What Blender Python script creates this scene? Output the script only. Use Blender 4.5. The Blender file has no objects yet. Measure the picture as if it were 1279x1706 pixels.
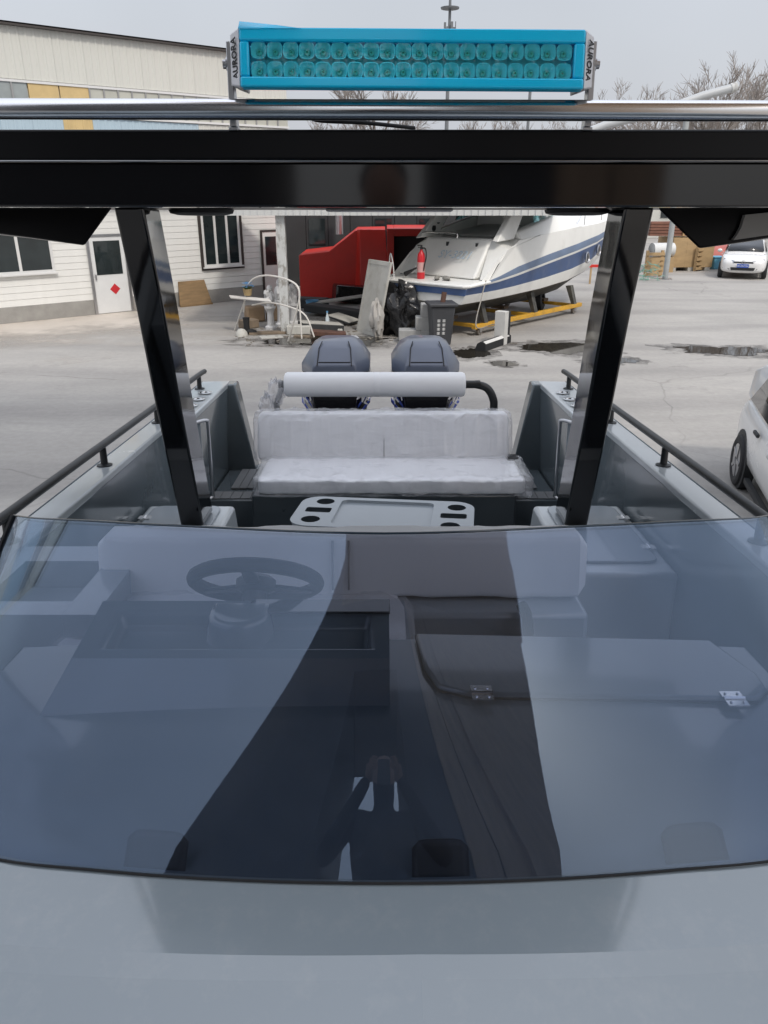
import bpy, bmesh, math, random
from mathutils import Vector, Matrix, noise as mnoise
random.seed(7)
R = math.radians
SC = bpy.context.scene
COL = SC.collection

# ------------------------------------------------------------------ camera, sky, sun
CAMH = 3.4                      # camera height above the yard
FPX, CX, CY = 1282.0, 640.0, 853.0
PITCH = math.atan((CY - 315.0) / FPX)      # world horizon
BPITCH = math.atan((CY - 400.0) / FPX)     # the boat sits bow-up on its trailer
cam = bpy.data.cameras.new('camera')
camo = bpy.data.objects.new('camera', cam); COL.objects.link(camo)
camo.location = (0, 0, CAMH)
camo.rotation_euler = (math.pi/2 - PITCH, 0, 0)
cam.sensor_fit = 'VERTICAL'; cam.sensor_height = 34.6; cam.lens = 26.0
cam.clip_start = 0.02; cam.clip_end = 2000
SC.camera = camo

SUN = Vector((0.30, -0.545, 0.75)).normalized()      # towards the sun
w = bpy.data.worlds.new('World'); SC.world = w; w.use_nodes = True
nt = w.node_tree; nt.nodes.clear()
sky = nt.nodes.new('ShaderNodeTexSky'); sky.sky_type = 'NISHITA'; sky.sun_disc = False
sky.sun_elevation = math.asin(SUN.z); sky.sun_rotation = math.atan2(SUN.x, SUN.y)
sky.air_density = 1.6; sky.dust_density = 6.0; sky.ozone_density = 2.0
hz = nt.nodes.new('ShaderNodeMix'); hz.data_type = 'RGBA'; hz.inputs[0].default_value = 0.72
hz.inputs[7].default_value = (7.45, 7.75, 8.5, 1)           # thin even overcast over the clear sky
bg = nt.nodes.new('ShaderNodeBackground'); bg.inputs[1].default_value = 0.10
wo = nt.nodes.new('ShaderNodeOutputWorld')
tcw = nt.nodes.new('ShaderNodeTexCoord'); sx = nt.nodes.new('ShaderNodeSeparateXYZ'); nt.links.new(tcw.outputs['Generated'], sx.inputs[0])
mr = nt.nodes.new('ShaderNodeMapRange'); mr.inputs[1].default_value = 0.25; mr.inputs[2].default_value = 1.0; mr.inputs[3].default_value = 1.0; mr.inputs[4].default_value = 2.0
cn = nt.nodes.new('ShaderNodeTexNoise'); cn.inputs['Scale'].default_value = 2.2; cn.inputs['Detail'].default_value = 4; nt.links.new(tcw.outputs['Generated'], cn.inputs['Vector'])
cm_ = nt.nodes.new('ShaderNodeMapRange'); cm_.inputs[1].default_value = 0.3; cm_.inputs[2].default_value = 0.7; cm_.inputs[3].default_value = 0.93; cm_.inputs[4].default_value = 1.05; nt.links.new(cn.outputs[0], cm_.inputs[0])
cx_ = nt.nodes.new('ShaderNodeMath'); cx_.operation = 'MULTIPLY'; nt.links.new(mr.outputs[0], cx_.inputs[0]); nt.links.new(cm_.outputs[0], cx_.inputs[1])
nt.links.new(sx.outputs[2], mr.inputs[0])                   # overcast sky: brighter towards the zenith
ml = nt.nodes.new('ShaderNodeVectorMath'); ml.operation = 'SCALE'; nt.links.new(hz.outputs[2], ml.inputs[0]); nt.links.new(cx_.outputs[0], ml.inputs['Scale'])
nt.links.new(sky.outputs[0], hz.inputs[6]); nt.links.new(ml.outputs[0], bg.inputs[0]); nt.links.new(bg.outputs[0], wo.inputs[0])

sl = bpy.data.lights.new('sun', 'SUN'); sl.energy = 1.5; sl.angle = R(6); sl.color = (1.0, 0.95, 0.88)
so = bpy.data.objects.new('sun', sl); COL.objects.link(so)
so.rotation_euler = (-SUN).to_track_quat('-Z', 'Y').to_euler(); so.location = (-20, -40, 60)
SC.view_settings.view_transform = 'Standard'; SC.view_settings.look = 'None'
SC.view_settings.gamma = 1.0; SC.view_settings.exposure = 0.06; SC.view_settings.use_curve_mapping = False
SC.cycles.max_bounces = 10; SC.cycles.transparent_max_bounces = 16; SC.cycles.glossy_bounces = 5
SC.cycles.caustics_reflective = False; SC.cycles.caustics_refractive = False
SC.cycles.use_denoising = True

# ------------------------------------------------------------------ measuring helpers (pixel -> place)
def ray(u, v, p):
    y = (v - CY) / FPX
    return ((u - CX) / FPX, math.cos(p) - y*math.sin(p), -math.sin(p) - y*math.cos(p))
def solve(d, x, y, z):
    s = x/d[0] if x is not None else (y/d[1] if y is not None else z/d[2])
    return Vector((d[0]*s, d[1]*s, d[2]*s))
def bp(u, v, x=None, y=None, z=None):        # boat frame, origin at the camera
    return solve(ray(u, v, BPITCH), x, y, z)
def wp(u, v, x=None, y=None, z=None):        # yard frame
    q = solve(ray(u, v, PITCH), x, y, None if z is None else z - CAMH)
    return Vector((q.x, q.y, q.z + CAMH))
def gp(u, v): return wp(u, v, z=0.0)

# ------------------------------------------------------------------ materials
MATS = {}
def mat(name, col, rough=0.5, metal=0.0, var=0.0, vscale=4.0, bump=0.0, bscale=60.0, coat=0.0, spec=0.5,
        streak=None, dirt=None, dirtc=(0.08, 0.07, 0.06), alpha=1.0, trans=0.0, emit=None, rot=None, dist=0.0):
    if name in MATS: return MATS[name]
    m = bpy.data.materials.new(name); m.use_nodes = True; MATS[name] = m
    n = m.node_tree.nodes; l = m.node_tree.links; b = n['Principled BSDF']
    c = (*col, 1.0)
    b.inputs['Base Color'].default_value = c; b.inputs['Roughness'].default_value = rough
    b.inputs['Metallic'].default_value = metal; b.inputs['Coat Weight'].default_value = coat
    b.inputs['Coat Roughness'].default_value = 0.06; b.inputs['Specular IOR Level'].default_value = spec
    b.inputs['Alpha'].default_value = alpha; b.inputs['Transmission Weight'].default_value = trans
    tc = n.new('ShaderNodeTexCoord')
    mp = n.new('ShaderNodeMapping'); l.new(tc.outputs['Object'], mp.inputs[0])
    if streak: mp.inputs['Scale'].default_value = streak
    if rot: mp.inputs['Rotation'].default_value = rot
    out = None
    if var > 0:
        t = n.new('ShaderNodeTexNoise'); t.inputs['Scale'].default_value = vscale; t.inputs['Detail'].default_value = 6
        t.inputs['Roughness'].default_value = 0.62
        l.new(mp.outputs[0], t.inputs['Vector'])
        rp = n.new('ShaderNodeValToRGB')
        rp.color_ramp.elements[0].position = 0.3; rp.color_ramp.elements[1].position = 0.72
        rp.color_ramp.elements[0].color = (*[max(0, x*(1-var)) for x in col], 1)
        rp.color_ramp.elements[1].color = (*[min(1, x*(1+var)) for x in col], 1)
        l.new(t.outputs[0], rp.inputs[0]); out = rp.outputs[0]
        rr = n.new('ShaderNodeMapRange'); rr.inputs[3].default_value = max(0.02, rough*0.75); rr.inputs[4].default_value = min(1, rough*1.3)
        l.new(t.outputs[0], rr.inputs[0]); l.new(rr.outputs[0], b.inputs['Roughness'])
    if dirt:
        t2 = n.new('ShaderNodeTexNoise'); t2.inputs['Scale'].default_value = dirt[0]; t2.inputs['Detail'].default_value = 8
        t2.inputs['Roughness'].default_value = 0.7
        l.new(mp.outputs[0], t2.inputs['Vector'])
        r2 = n.new('ShaderNodeValToRGB'); r2.color_ramp.elements[0].position = dirt[1]; r2.color_ramp.elements[1].position = dirt[2]
        r2.color_ramp.elements[0].color = (0, 0, 0, 1); r2.color_ramp.elements[1].color = (dirt[3],)*3 + (1,)
        l.new(t2.outputs[0], r2.inputs[0])
        mx = n.new('ShaderNodeMix'); mx.data_type = 'RGBA'
        l.new(r2.outputs[0], mx.inputs[0])
        if out is not None: l.new(out, mx.inputs[6])
        else: mx.inputs[6].default_value = c
        mx.inputs[7].default_value = (*dirtc, 1); out = mx.outputs[2]
    if out is not None: l.new(out, b.inputs['Base Color'])
    if bump > 0:
        t3 = n.new('ShaderNodeTexNoise'); t3.inputs['Scale'].default_value = bscale; t3.inputs['Detail'].default_value = 4; t3.inputs['Distortion'].default_value = dist
        l.new(mp.outputs[0], t3.inputs['Vector'])
        bu = n.new('ShaderNodeBump'); bu.inputs['Strength'].default_value = bump; bu.inputs['Distance'].default_value = 0.01 if not dist else 0.03
        l.new(t3.outputs[0], bu.inputs['Height']); l.new(bu.outputs[0], b.inputs['Normal'])
    if emit:
        b.inputs['Emission Color'].default_value = (*emit[0], 1); b.inputs['Emission Strength'].default_value = emit[1]
    return m

def tinted(name, tint, ior=1.5, rough=0.0, refl=(1, 1, 1), bump=0.0, bscale=20, haze=0.0, hazec=(0.8, 0.8, 0.8), dust=0.0):
    """thin clear sheet: tinted see-through plus mirror reflection by Fresnel (one shader per face of the sheet)"""
    if name in MATS: return MATS[name]
    m = bpy.data.materials.new(name); m.use_nodes = True; MATS[name] = m
    n = m.node_tree.nodes; l = m.node_tree.links; n.clear()
    o = n.new('ShaderNodeOutputMaterial'); tr = n.new('ShaderNodeBsdfTransparent'); gl = n.new('ShaderNodeBsdfGlossy')
    tr.inputs[0].default_value = (*tint, 1); gl.inputs['Color'].default_value = (*refl, 1); gl.inputs['Roughness'].default_value = rough
    fr = n.new('ShaderNodeFresnel'); fr.inputs[0].default_value = ior
    # use the outward-side Fresnel on both faces of the sheet
    geo = n.new('ShaderNodeNewGeometry')
    mx = n.new('ShaderNodeMixShader')
    sel = n.new('ShaderNodeMix'); sel.data_type = 'FLOAT'
    l.new(geo.outputs['Backfacing'], sel.inputs[0]); sel.inputs[2].default_value = ior; sel.inputs[3].default_value = 1.0/ior   # Cycles flips the index on back faces
    l.new(sel.outputs[0], fr.inputs[0])
    base = tr.outputs[0]
    if haze > 0:
        df = n.new('ShaderNodeBsdfDiffuse'); df.inputs[0].default_value = (*hazec, 1)
        mh = n.new('ShaderNodeMixShader'); mh.inputs[0].default_value = haze
        l.new(tr.outputs[0], mh.inputs[1]); l.new(df.outputs[0], mh.inputs[2]); base = mh.outputs[0]
    if dust > 0:
        tcd = n.new('ShaderNodeTexCoord'); facs = []
        for sc, a0, a1 in ((5.0, 0.42, 0.80), (34.0, 0.60, 0.80)):
            tn = n.new('ShaderNodeTexNoise'); tn.inputs['Scale'].default_value = sc; tn.inputs['Detail'].default_value = 6; tn.inputs['Roughness'].default_value = 0.65
            l.new(tcd.outputs['Object'], tn.inputs['Vector'])
            mrd = n.new('ShaderNodeMapRange'); mrd.inputs[1].default_value = a0; mrd.inputs[2].default_value = a1; mrd.inputs[3].default_value = 0.0; mrd.inputs[4].default_value = dust
            l.new(tn.outputs[0], mrd.inputs[0]); facs.append(mrd.outputs[0])
        ad = n.new('ShaderNodeMath'); ad.operation = 'ADD'; l.new(facs[0], ad.inputs[0]); l.new(facs[1], ad.inputs[1])
        dd = n.new('ShaderNodeBsdfDiffuse'); dd.inputs[0].default_value = (0.6, 0.6, 0.58, 1)
        md_ = n.new('ShaderNodeMixShader'); l.new(ad.outputs[0], md_.inputs[0]); l.new(base, md_.inputs[1]); l.new(dd.outputs[0], md_.inputs[2]); base = md_.outputs[0]
    l.new(fr.outputs[0], mx.inputs[0]); l.new(base, mx.inputs[1]); l.new(gl.outputs[0], mx.inputs[2])
    if bump > 0:
        tc = n.new('ShaderNodeTexCoord'); t3 = n.new('ShaderNodeTexNoise'); t3.inputs['Scale'].default_value = bscale
        l.new(tc.outputs['Object'], t3.inputs['Vector'])
        bu = n.new('ShaderNodeBump'); bu.inputs['Strength'].default_value = bump; bu.inputs['Distance'].default_value = 0.01
        l.new(t3.outputs[0], bu.inputs['Height']); l.new(bu.outputs[0], gl.inputs['Normal'])
    l.new(mx.outputs[0], o.inputs[0])
    return m

# ------------------------------------------------------------------ mesh helpers
class MB:
    def __init__(s): s.v = []; s.f = []; s.m = []
    def add(s, vs, fs, mi=0):
        k = len(s.v); s.v += [tuple(p) for p in vs]
        for f in fs: s.f.append(tuple(i + k for i in f)); s.m.append(mi)
        return s
    def bb(s, x0, x1, y0, y1, z0, z1, mi=0):
        return s.hexa([(x0,y0,z0),(x1,y0,z0),(x1,y1,z0),(x0,y1,z0),(x0,y0,z1),(x1,y0,z1),(x1,y1,z1),(x0,y1,z1)], mi)
    def hexa(s, p, mi=0):
        return s.add(p, [(3,2,1,0),(4,5,6,7),(0,1,5,4),(1,2,6,5),(2,3,7,6),(3,0,4,7)], mi)
    def box(s, c, d, M=None, mi=0):
        p = [Vector((sx*d[0]/2, sy*d[1]/2, sz*d[2]/2)) for sz in (-1,1) for sx,sy in ((-1,-1),(1,-1),(1,1),(-1,1))]
        if M is not None: p = [M @ q for q in p]
        return s.hexa([q + Vector(c) for q in p], mi)
    def prism(s, poly, fn, a0, a1, mi=0):
        """poly: list of 2d points; fn(p, a) -> 3d point"""
        n = len(poly); vs = [fn(p, a0) for p in poly] + [fn(p, a1) for p in poly]
        fs = [tuple(range(n-1, -1, -1)), tuple(range(n, 2*n))] + [(i, (i+1) % n, n+(i+1) % n, n+i) for i in range(n)]
        return s.add(vs, fs, mi)
    def tube(s, path, r, n=8, closed=False, mi=0, r1=None):
        path = [Vector(p) for p in path]; N = len(path); rings = []
        up = None
        for i, p in enumerate(path):
            if closed: t = path[(i+1) % N] - path[i-1]
            else: t = path[min(i+1, N-1)] - path[max(i-1, 0)]
            t.normalize()
            if up is None:
                up = Vector((0,0,1)) if abs(t.z) < 0.9 else Vector((1,0,0))
            a = t.cross(up)
            if a.length < 1e-6: a = t.orthogonal()
            a.normalize(); b = a.cross(t).normalized(); up = b
            rr = r if r1 is None else r + (r1 - r)*i/max(1, N-1)
            rings.append([p + (a*math.cos(2*math.pi*k/n) + b*math.sin(2*math.pi*k/n))*rr for k in range(n)])
        vs = [q for rg in rings for q in rg]; fs = []
        for i in range(N if closed else N-1):
            j = (i+1) % N
            for k in range(n): fs.append((i*n+k, i*n+(k+1) % n, j*n+(k+1) % n, j*n+k))
        if not closed: fs += [tuple(range(n-1, -1, -1)), tuple(range((N-1)*n, N*n))]
        return s.add(vs, fs, mi)
    def lathe(s, prof, c=(0,0,0), ax=(0,0,1), n=20, mi=0, arc=1.0):
        ax = Vector(ax).normalized(); a = ax.orthogonal().normalized(); b = ax.cross(a); c = Vector(c)
        vs = []
        for (r, h) in prof:
            for k in range(n):
                t = 2*math.pi*k/n; vs.append(c + ax*h + (a*math.cos(t) + b*math.sin(t))*max(r, 1e-5))
        fs = []
        for i in range(len(prof)-1):
            for k in range(n): fs.append((i*n+k, i*n+(k+1) % n, (i+1)*n+(k+1) % n, (i+1)*n+k))
        if prof[0][0] > 1e-4: fs.append(tuple(range(n-1, -1, -1)))
        if prof[-1][0] > 1e-4: fs.append(tuple(range((len(prof)-1)*n, len(prof)*n)))
        return s.add(vs, fs, mi)
    def grid(s, fn, nu, nv, mi=0):
        vs = [fn(i/nu, j/nv) for j in range(nv+1) for i in range(nu+1)]
        fs = [(j*(nu+1)+i, j*(nu+1)+i+1, (j+1)*(nu+1)+i+1, (j+1)*(nu+1)+i) for j in range(nv) for i in range(nu)]
        return s.add(vs, fs, mi)
    def loft(s, secs, closed=True, caps=True, mi=0, mis=None):
        n = len(secs[0]); vs = [p for q in secs for p in q]; k0 = len(s.v)
        s.v += [tuple(p) for p in vs]
        for i in range(len(secs)-1):
            for k in range(n if closed else n-1):
                s.f.append((k0+i*n+k, k0+i*n+(k+1) % n, k0+(i+1)*n+(k+1) % n, k0+(i+1)*n+k))
                s.m.append(mis[k] if mis else mi)
        if caps and closed:
            s.f.append(tuple(k0+i for i in range(n-1, -1, -1))); s.m.append(mi)
            s.f.append(tuple(k0+(len(secs)-1)*n+i for i in range(n))); s.m.append(mi)
        return s
    def mesh(s, name, mats, off=None, sharp=35, fix=True):
        me = bpy.data.meshes.new(name)
        vs = s.v if off is None else [(p[0]+off[0], p[1]+off[1], p[2]+off[2]) for p in s.v]
        me.from_pydata(vs, [], s.f)
        for q in (mats if isinstance(mats, (list, tuple)) else [mats]): me.materials.append(q)
        me.polygons.foreach_set('material_index', s.m)
        if fix:
            bm = bmesh.new(); bm.from_mesh(me); bmesh.ops.recalc_face_normals(bm, faces=bm.faces); bm.to_mesh(me); bm.free()
        me.polygons.foreach_set('use_smooth', [True]*len(me.polygons))
        me.set_sharp_from_angle(angle=R(sharp)); me.update()
        return me

def build(name, mb, mats, parent=None, off=None, bev=0.0, seg=2, sharp=35, solid=0.0, sub=0, fix=True, loc=None, rotz=None, rim=True):
    me = mb.mesh(name, mats, off, sharp, fix)
    o = bpy.data.objects.new(name, me); COL.objects.link(o)
    if parent is not None: o.parent = parent
    if loc is not None: o.location = loc
    if rotz is not None: o.rotation_euler = (0, 0, rotz)
    if solid:
        md = o.modifiers.new('thickness', 'SOLIDIFY'); md.thickness = solid; md.offset = -1; md.use_rim = rim
    if bev:
        md = o.modifiers.new('edges', 'BEVEL'); md.width = bev; md.segments = seg; md.limit_method = 'ANGLE'; md.angle_limit = R(35)
        md.harden_normals = False
    if sub:
        md = o.modifiers.new('smooth', 'SUBSURF'); md.levels = sub; md.render_levels = sub
    return o
def tag(o, label, cat, group=None):
    o['label'] = label; o['category'] = cat
    if group: o['group'] = group
    return o
def structure(o): o['kind'] = 'structure'; return o
def stuff(o): o['kind'] = 'stuff'; return o
def thing(name, label, cat, loc=(0,0,0), rotz=0.0, group=None):
    o = bpy.data.objects.new(name, None); COL.objects.link(o); o.empty_display_size = 0.2
    o.location = loc; o.rotation_euler = (0, 0, rotz); return tag(o, label, cat, group)
def dup(o, parent=None, loc=None, rotz=None, label=None):
    c = o.copy(); COL.objects.link(c); c.parent = parent
    if loc is not None: c.location = loc
    if rotz is not None: c.rotation_euler = (0, 0, rotz)
    if label: c['label'] = label
    for ch in list(o.children): dup(ch, c)
    return c
def inst(me, name, parent, loc, rot=(0,0,0), scale=(1,1,1)):
    o = bpy.data.objects.new(name, me); COL.objects.link(o); o.parent = parent
    o.location = loc; o.rotation_euler = rot; o.scale = scale; return o
def text_mesh(txt, size, m, depth=0.0008, bold=0.0, shear=0.0):
    cu = bpy.data.curves.new('lettering', 'FONT'); cu.body = txt; cu.size = size; cu.align_x = 'CENTER'; cu.align_y = 'CENTER'
    cu.extrude = depth; cu.offset = bold; cu.shear = shear; cu.resolution_u = 3
    t = bpy.data.objects.new('lettering', cu); COL.objects.link(t)
    me = bpy.data.meshes.new_from_object(t.evaluated_get(bpy.context.evaluated_depsgraph_get()))
    bpy.data.objects.remove(t); me.materials.clear(); me.materials.append(m); return me
def catmull(pts, n):
    pts = [Vector(p) for p in pts]; P = [2*pts[0]-pts[1]] + pts + [2*pts[-1]-pts[-2]]; out = []
    for i in range(1, len(P)-2):
        for k in range(n):
            t = k/n
            out.append(0.5*((2*P[i]) + (P[i+1]-P[i-1])*t + (2*P[i-1]-5*P[i]+4*P[i+1]-P[i+2])*t*t + (3*P[i]-P[i-1]-3*P[i+1]+P[i+2])*t**3))
    out.append(pts[-1]); return out
def frame(ex, ey, ez, o=(0,0,0)):
    M = Matrix.Identity(4)
    for i, e in enumerate((ex, ey, ez)):
        e = Vector(e).normalized()
        for k in range(3): M[k][i] = e[k]
    for k in range(3): M[k][3] = o[k]
    return M

M_gel = mat('gelcoat_grey', (0.30, 0.335, 0.365), 0.22, var=0.05, vscale=1.5, coat=0.5, bump=0.015, bscale=5, dirt=(7, 0.55, 0.85, 0.10), dirtc=(0.35, 0.36, 0.36))
M_deck = mat('gelcoat_foredeck', (0.27, 0.315, 0.345), 0.14, var=0.04, vscale=1.2, coat=1.0, spec=0.7, bump=0.01, bscale=4, dirt=(16, 0.50, 0.78, 0.22), dirtc=(0.46, 0.47, 0.47))
M_gelw = mat('gelcoat_grey_skylit', (0.50, 0.535, 0.55), 0.25, var=0.04, vscale=2, coat=0.6, bump=0.01, bscale=5)  # gunwale and locker grey, paled to put reflected sky into the colour
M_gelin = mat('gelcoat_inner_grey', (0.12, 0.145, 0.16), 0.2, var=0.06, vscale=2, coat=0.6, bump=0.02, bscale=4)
M_geldk = mat('gelcoat_charcoal', (0.038, 0.048, 0.055), 0.3, var=0.08, vscale=2, coat=0.4)
M_gloss = mat('gloss_black_paint', (0.004, 0.004, 0.005), 0.07, var=0.1, vscale=1.5, coat=0.4, spec=0.45, bump=0.006, bscale=4)
M_roof = mat('hardtop_black_paint', (0.005, 0.005, 0.006), 0.3, var=0.15, vscale=1.5, spec=0.2, bump=0.004, bscale=3)
M_pillar = mat('pillar_gloss_black', (0.004, 0.004, 0.005), 0.05, coat=0.5, spec=0.6, bump=0.10, bscale=2.2)
M_blk = mat('black_powder_coat', (0.012, 0.013, 0.014), 0.38, var=0.15, vscale=20)
M_rub = mat('black_rubber', (0.014, 0.014, 0.015), 0.7, var=0.2, vscale=15)
M_steel = mat('polished_steel', (0.80, 0.80, 0.80), 0.16, metal=1.0, var=0.05, vscale=6)
M_steelb = mat('brushed_steel', (0.5, 0.5, 0.51), 0.3, metal=1.0, var=0.08, vscale=10)
M_vinyl = mat('white_vinyl', (0.78, 0.785, 0.80), 0.45, var=0.03, vscale=3, bump=0.05, bscale=30)
M_white = mat('white_paint', (0.74, 0.74, 0.72), 0.45, var=0.06, vscale=2)

# ================================================================== THE MOTORBOAT (boat frame: x right, y aft, z up, origin at the lens)
TILT = PITCH - BPITCH
BROOT = Vector((0, 3.0, 0))
BO = Matrix.Rotation(TILT, 3, 'X') @ (Vector((0, 0, CAMH)) - BROOT)
boat = thing('motorboat', 'grey open motorboat with black hardtop and tinted windshield in the foreground', 'motorboat', BROOT)
boat.rotation_euler = (-TILT, 0, 0)
def bpart(name, mb, m, parent=None, **k): return build(name, mb, m, parent or boat, off=BO, **k)
FLOOR = -1.80
def deckz(x): return -0.905 - 0.029*x*x
def ybase(x):                     # foot of the windshield in plan
    a = abs(x)
    return 0.897 + 0.15*a*a + (1.3*(a-0.62)**2 if a > 0.62 else 0)
def ycrease(x): return 0.787 + 0.115*x*x

# hull shell
def halfsec(y):
    if y >= 1.2: g = 1.31
    else:
        t = (1.2 - y)/4.2; g = 1.31*max(0.02, (1 - t**2.4))
    up = max(0, 0.3 - y)*0.03; kz = -2.15 + max(0, -y-0.6)**2*0.12
    return [(g, -0.958+up), (g*0.985, -1.25+up), (g*0.90, -1.72+up*1.5), (g*0.45, -1.95 + (kz+2.15)*0.6), (0.0, kz)]
secs = []
for y in (-2.95, -2.6, -2.0, -1.2, -0.3, 0.6, 1.2, 3.0, 5.55):
    h = halfsec(y); secs.append([(x, y, z) for x, z in h] + [(-x, y, z) for x, z in h[-2::-1]])
mb = MB().loft(secs, closed=False)
bpart('hull', mb, M_gel, sharp=30)
tr = MB(); h = halfsec(5.55)
tr.prism([(1.2, -1.58), (1.2, -1.7), (0.58, -1.93), (0, -2.13), (-0.58, -1.93), (-1.2, -1.7), (-1.2, -1.58)], lambda p, a: (p[0], a, p[1]), 5.47, 5.553)
bpart('transom', tr, M_gel)

# foredeck: toe strip between windshield and crease, two facets forward of it
RX = 0.05
xs = sorted(set([-1.31 + 2.62*i/48 for i in range(49)] + [RX]))
mb = MB()
def lowz(x, y): return deckz(x) - 0.012 - (ycrease(x) - y)*0.27 - abs(x-RX)*0.02 - abs(x-RX)*0.22*min(1, (ycrease(x)-y)/0.6)
rows = [[(x, 0.16, lowz(x, 0.16)) for x in xs], [(x, ycrease(x)-0.03, lowz(x, ycrease(x)-0.03)) for x in xs]]
mb.loft(rows, closed=False)
rows = [[(x, ycrease(x)-0.03, lowz(x, ycrease(x)-0.03)) for x in xs], [(x, ycrease(x), deckz(x)-0.012-abs(x-RX)*0.02) for x in xs]]
mb.loft(rows, closed=False)
rows = [[(x, ycrease(x), deckz(x)-0.012-abs(x-RX)*0.02) for x in xs], [(x, min(ybase(x), 1.2), deckz(x)) for x in xs]]
mb.loft(rows, closed=False)
# side decks and bow deck round the bow well
for s in (-1, 1):
    mb.loft([[(s*0.62, y, -1.03), (s*halfsec(y)[0][0], y, -0.965+max(0, 0.3-y)*0.03)] for y in (0.16, -0.4, -1.0, -1.6)], closed=False)
mb.loft([[(-0.75, -1.6, -1.0), (0, -1.6, -0.95), (0.75, -1.6, -1.0)], [(-0.4, -2.3, -0.93), (0, -2.3, -0.88), (0.4, -2.3, -0.93)], [(-0.02, -2.95, -0.86), (0, -2.95, -0.86), (0.02, -2.95, -0.86)]], closed=False)
bpart('foredeck', mb, M_deck, sharp=2.5)
mb = MB()
mb.bb(-0.62, 0.62, -1.6, 0.16, -1.50, -1.45)
for s in (-1, 1): mb.bb(s*0.62-0.01, s*0.62+0.01, -1.6, 0.16, -1.5, -1.04)
mb.bb(-0.62, 0.62, 0.13, 0.158, -1.45, -1.04); mb.bb(-0.62, 0.62, -1.61, -1.58, -1.45, -1.0)
bpart('bow_well', mb, M_gelin)

# deck under the glass, cabin bulkhead
mb = MB()
mb.loft([[(x, min(ybase(x), 1.2), deckz(x)) for x in xs], [(x, 1.2, deckz(x)) for x in xs]], closed=False)
mb.loft([[(x, 1.2, deckz(x)) for x in [-0.88+1.76*i/20 for i in range(21)]], [(x, 1.66, deckz(x)-0.01) for x in [-0.88+1.76*i/20 for i in range(21)]]], closed=False)
mb.add([(-0.88,1.66,-0.94),(0.88,1.66,-0.94),(0.88,1.66,FLOOR),(-0.88,1.66,FLOOR)], [(0,1,2,3)])
for s in (-1, 1):
    mb.add([(s*0.88,1.2,-0.93),(s*0.88,1.66,-0.935),(s*0.88,1.66,-1.2),(s*0.88,1.2,-1.2)], [(0,1,2,3)])
    mb.add([(s*0.88,1.2,-0.93),(s*1.31,1.2,-0.955),(s*1.31,1.2,-1.2),(s*0.88,1.2,-1.2)], [(0,1,2,3)])
    mb.add([(s*0.88,1.2,-1.14),(s*1.2,1.2,-1.14),(s*1.2,1.78,-1.14),(s*0.88,1.78,-1.14)], [(0,1,2,3)])
    mb.add([(s*0.88,1.78,-1.14),(s*1.2,1.78,-1.14),(s*1.2,1.78,FLOOR),(s*0.88,1.78,FLOOR)], [(0,1,2,3)])
bpart('dash_deck', mb, M_gelin, sharp=30)
def rounded(x0, x1, y0, y1, r, n=6):
    out = []
    for cx, cy, a in ((x1-r, y1-r, 0), (x0+r, y1-r, 90), (x0+r, y0+r, 180), (x1-r, y0+r, 270)):
        for k in range(n+1):
            t = R(a + 90*k/n); out.append((cx + r*math.cos(t), cy + r*math.sin(t)))
    return out
# cabin hatch on the right, with two hinges
hp = [(0.075, 1.655), (0.79, 1.655), (0.835, 1.50), (0.83, 1.44), (0.79, 1.40), (0.18, 1.392), (0.115, 1.42), (0.09, 1.50)]
hatch = bpart('cabin_hatch', MB().prism(hp, lambda p, a: (p[0], p[1], deckz(p[0])-0.012+a), 0.0, 0.024), M_gelin, bev=0.008, seg=3)
bpart('hatch_seal', MB().tube([(p[0], p[1], deckz(p[0])+0.001) for p in hp[::-1]][0:8], 0.0032, 6, closed=True), M_rub, hatch)
for hx in (0.205, 0.735):
    mb = MB()
    for sy in (-1, 1): mb.bb(hx-0.022, hx+0.022, 1.392+sy*0.014-0.0125, 1.392+sy*0.014+0.0125, deckz(hx)+0.011, deckz(hx)+0.0145)
    mb.tube([(hx-0.022, 1.392, deckz(hx)+0.015), (hx+0.022, 1.392, deckz(hx)+0.015)], 0.004, 8)
    for sx in (-1, 1):
        for sy in (-1, 1): mb.lathe([(0.003, 0), (0.003, 0.0022), (0.001, 0.003)], (hx+sx*0.013, 1.392+sy*0.016, deckz(hx)+0.0145), n=8)
    bpart('hinge', mb, M_steel, hatch)

# helm console with a tray in its top
x0, x1 = -0.70, 0.012
mb = MB()
def ctop(y): return -0.845 + (y-1.45)*0.16
O = [(x0-0.015, 1.335, -0.935), (x1, 1.335, -0.935), (x1, 1.45, ctop(1.45)), (x0+0.03, 1.45, ctop(1.45))]
mb.add(O, [(0,1,2,3)])
T = [(x0+0.03,1.45),(x1,1.45),(x1,1.66),(x0+0.03,1.66)]; I = [(x0+0.085,1.487),(x1-0.04,1.487),(x1-0.04,1.615),(x0+0.085,1.615)]
vs = [(a,b,ctop(b)) for a,b in T] + [(a,b,ctop(b)) for a,b in I] + [(a+(0.01 if i in (0,3) else -0.01), b+(0.008 if i<2 else -0.008), ctop(b)-0.04) for i,(a,b) in enumerate(I)]
mb.add(vs, [(i,(i+1)%4,4+(i+1)%4,4+i) for i in range(4)] + [(4+i,4+(i+1)%4,8+(i+1)%4,8+i) for i in range(4)] + [(8,9,10,11)])
for xx, k in ((x0, 0), (x1, 1)):
    xa, xb = (x0-0.015, x0+0.03) if k == 0 else (x1, x1)
    mb.add([(xa,1.335,-0.935),(xb,1.45,ctop(1.45)),(xb,1.66,ctop(1.66)),(xb,1.66,FLOOR),(xa,1.335,FLOOR)], [(0,1,2,3,4)])
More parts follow.
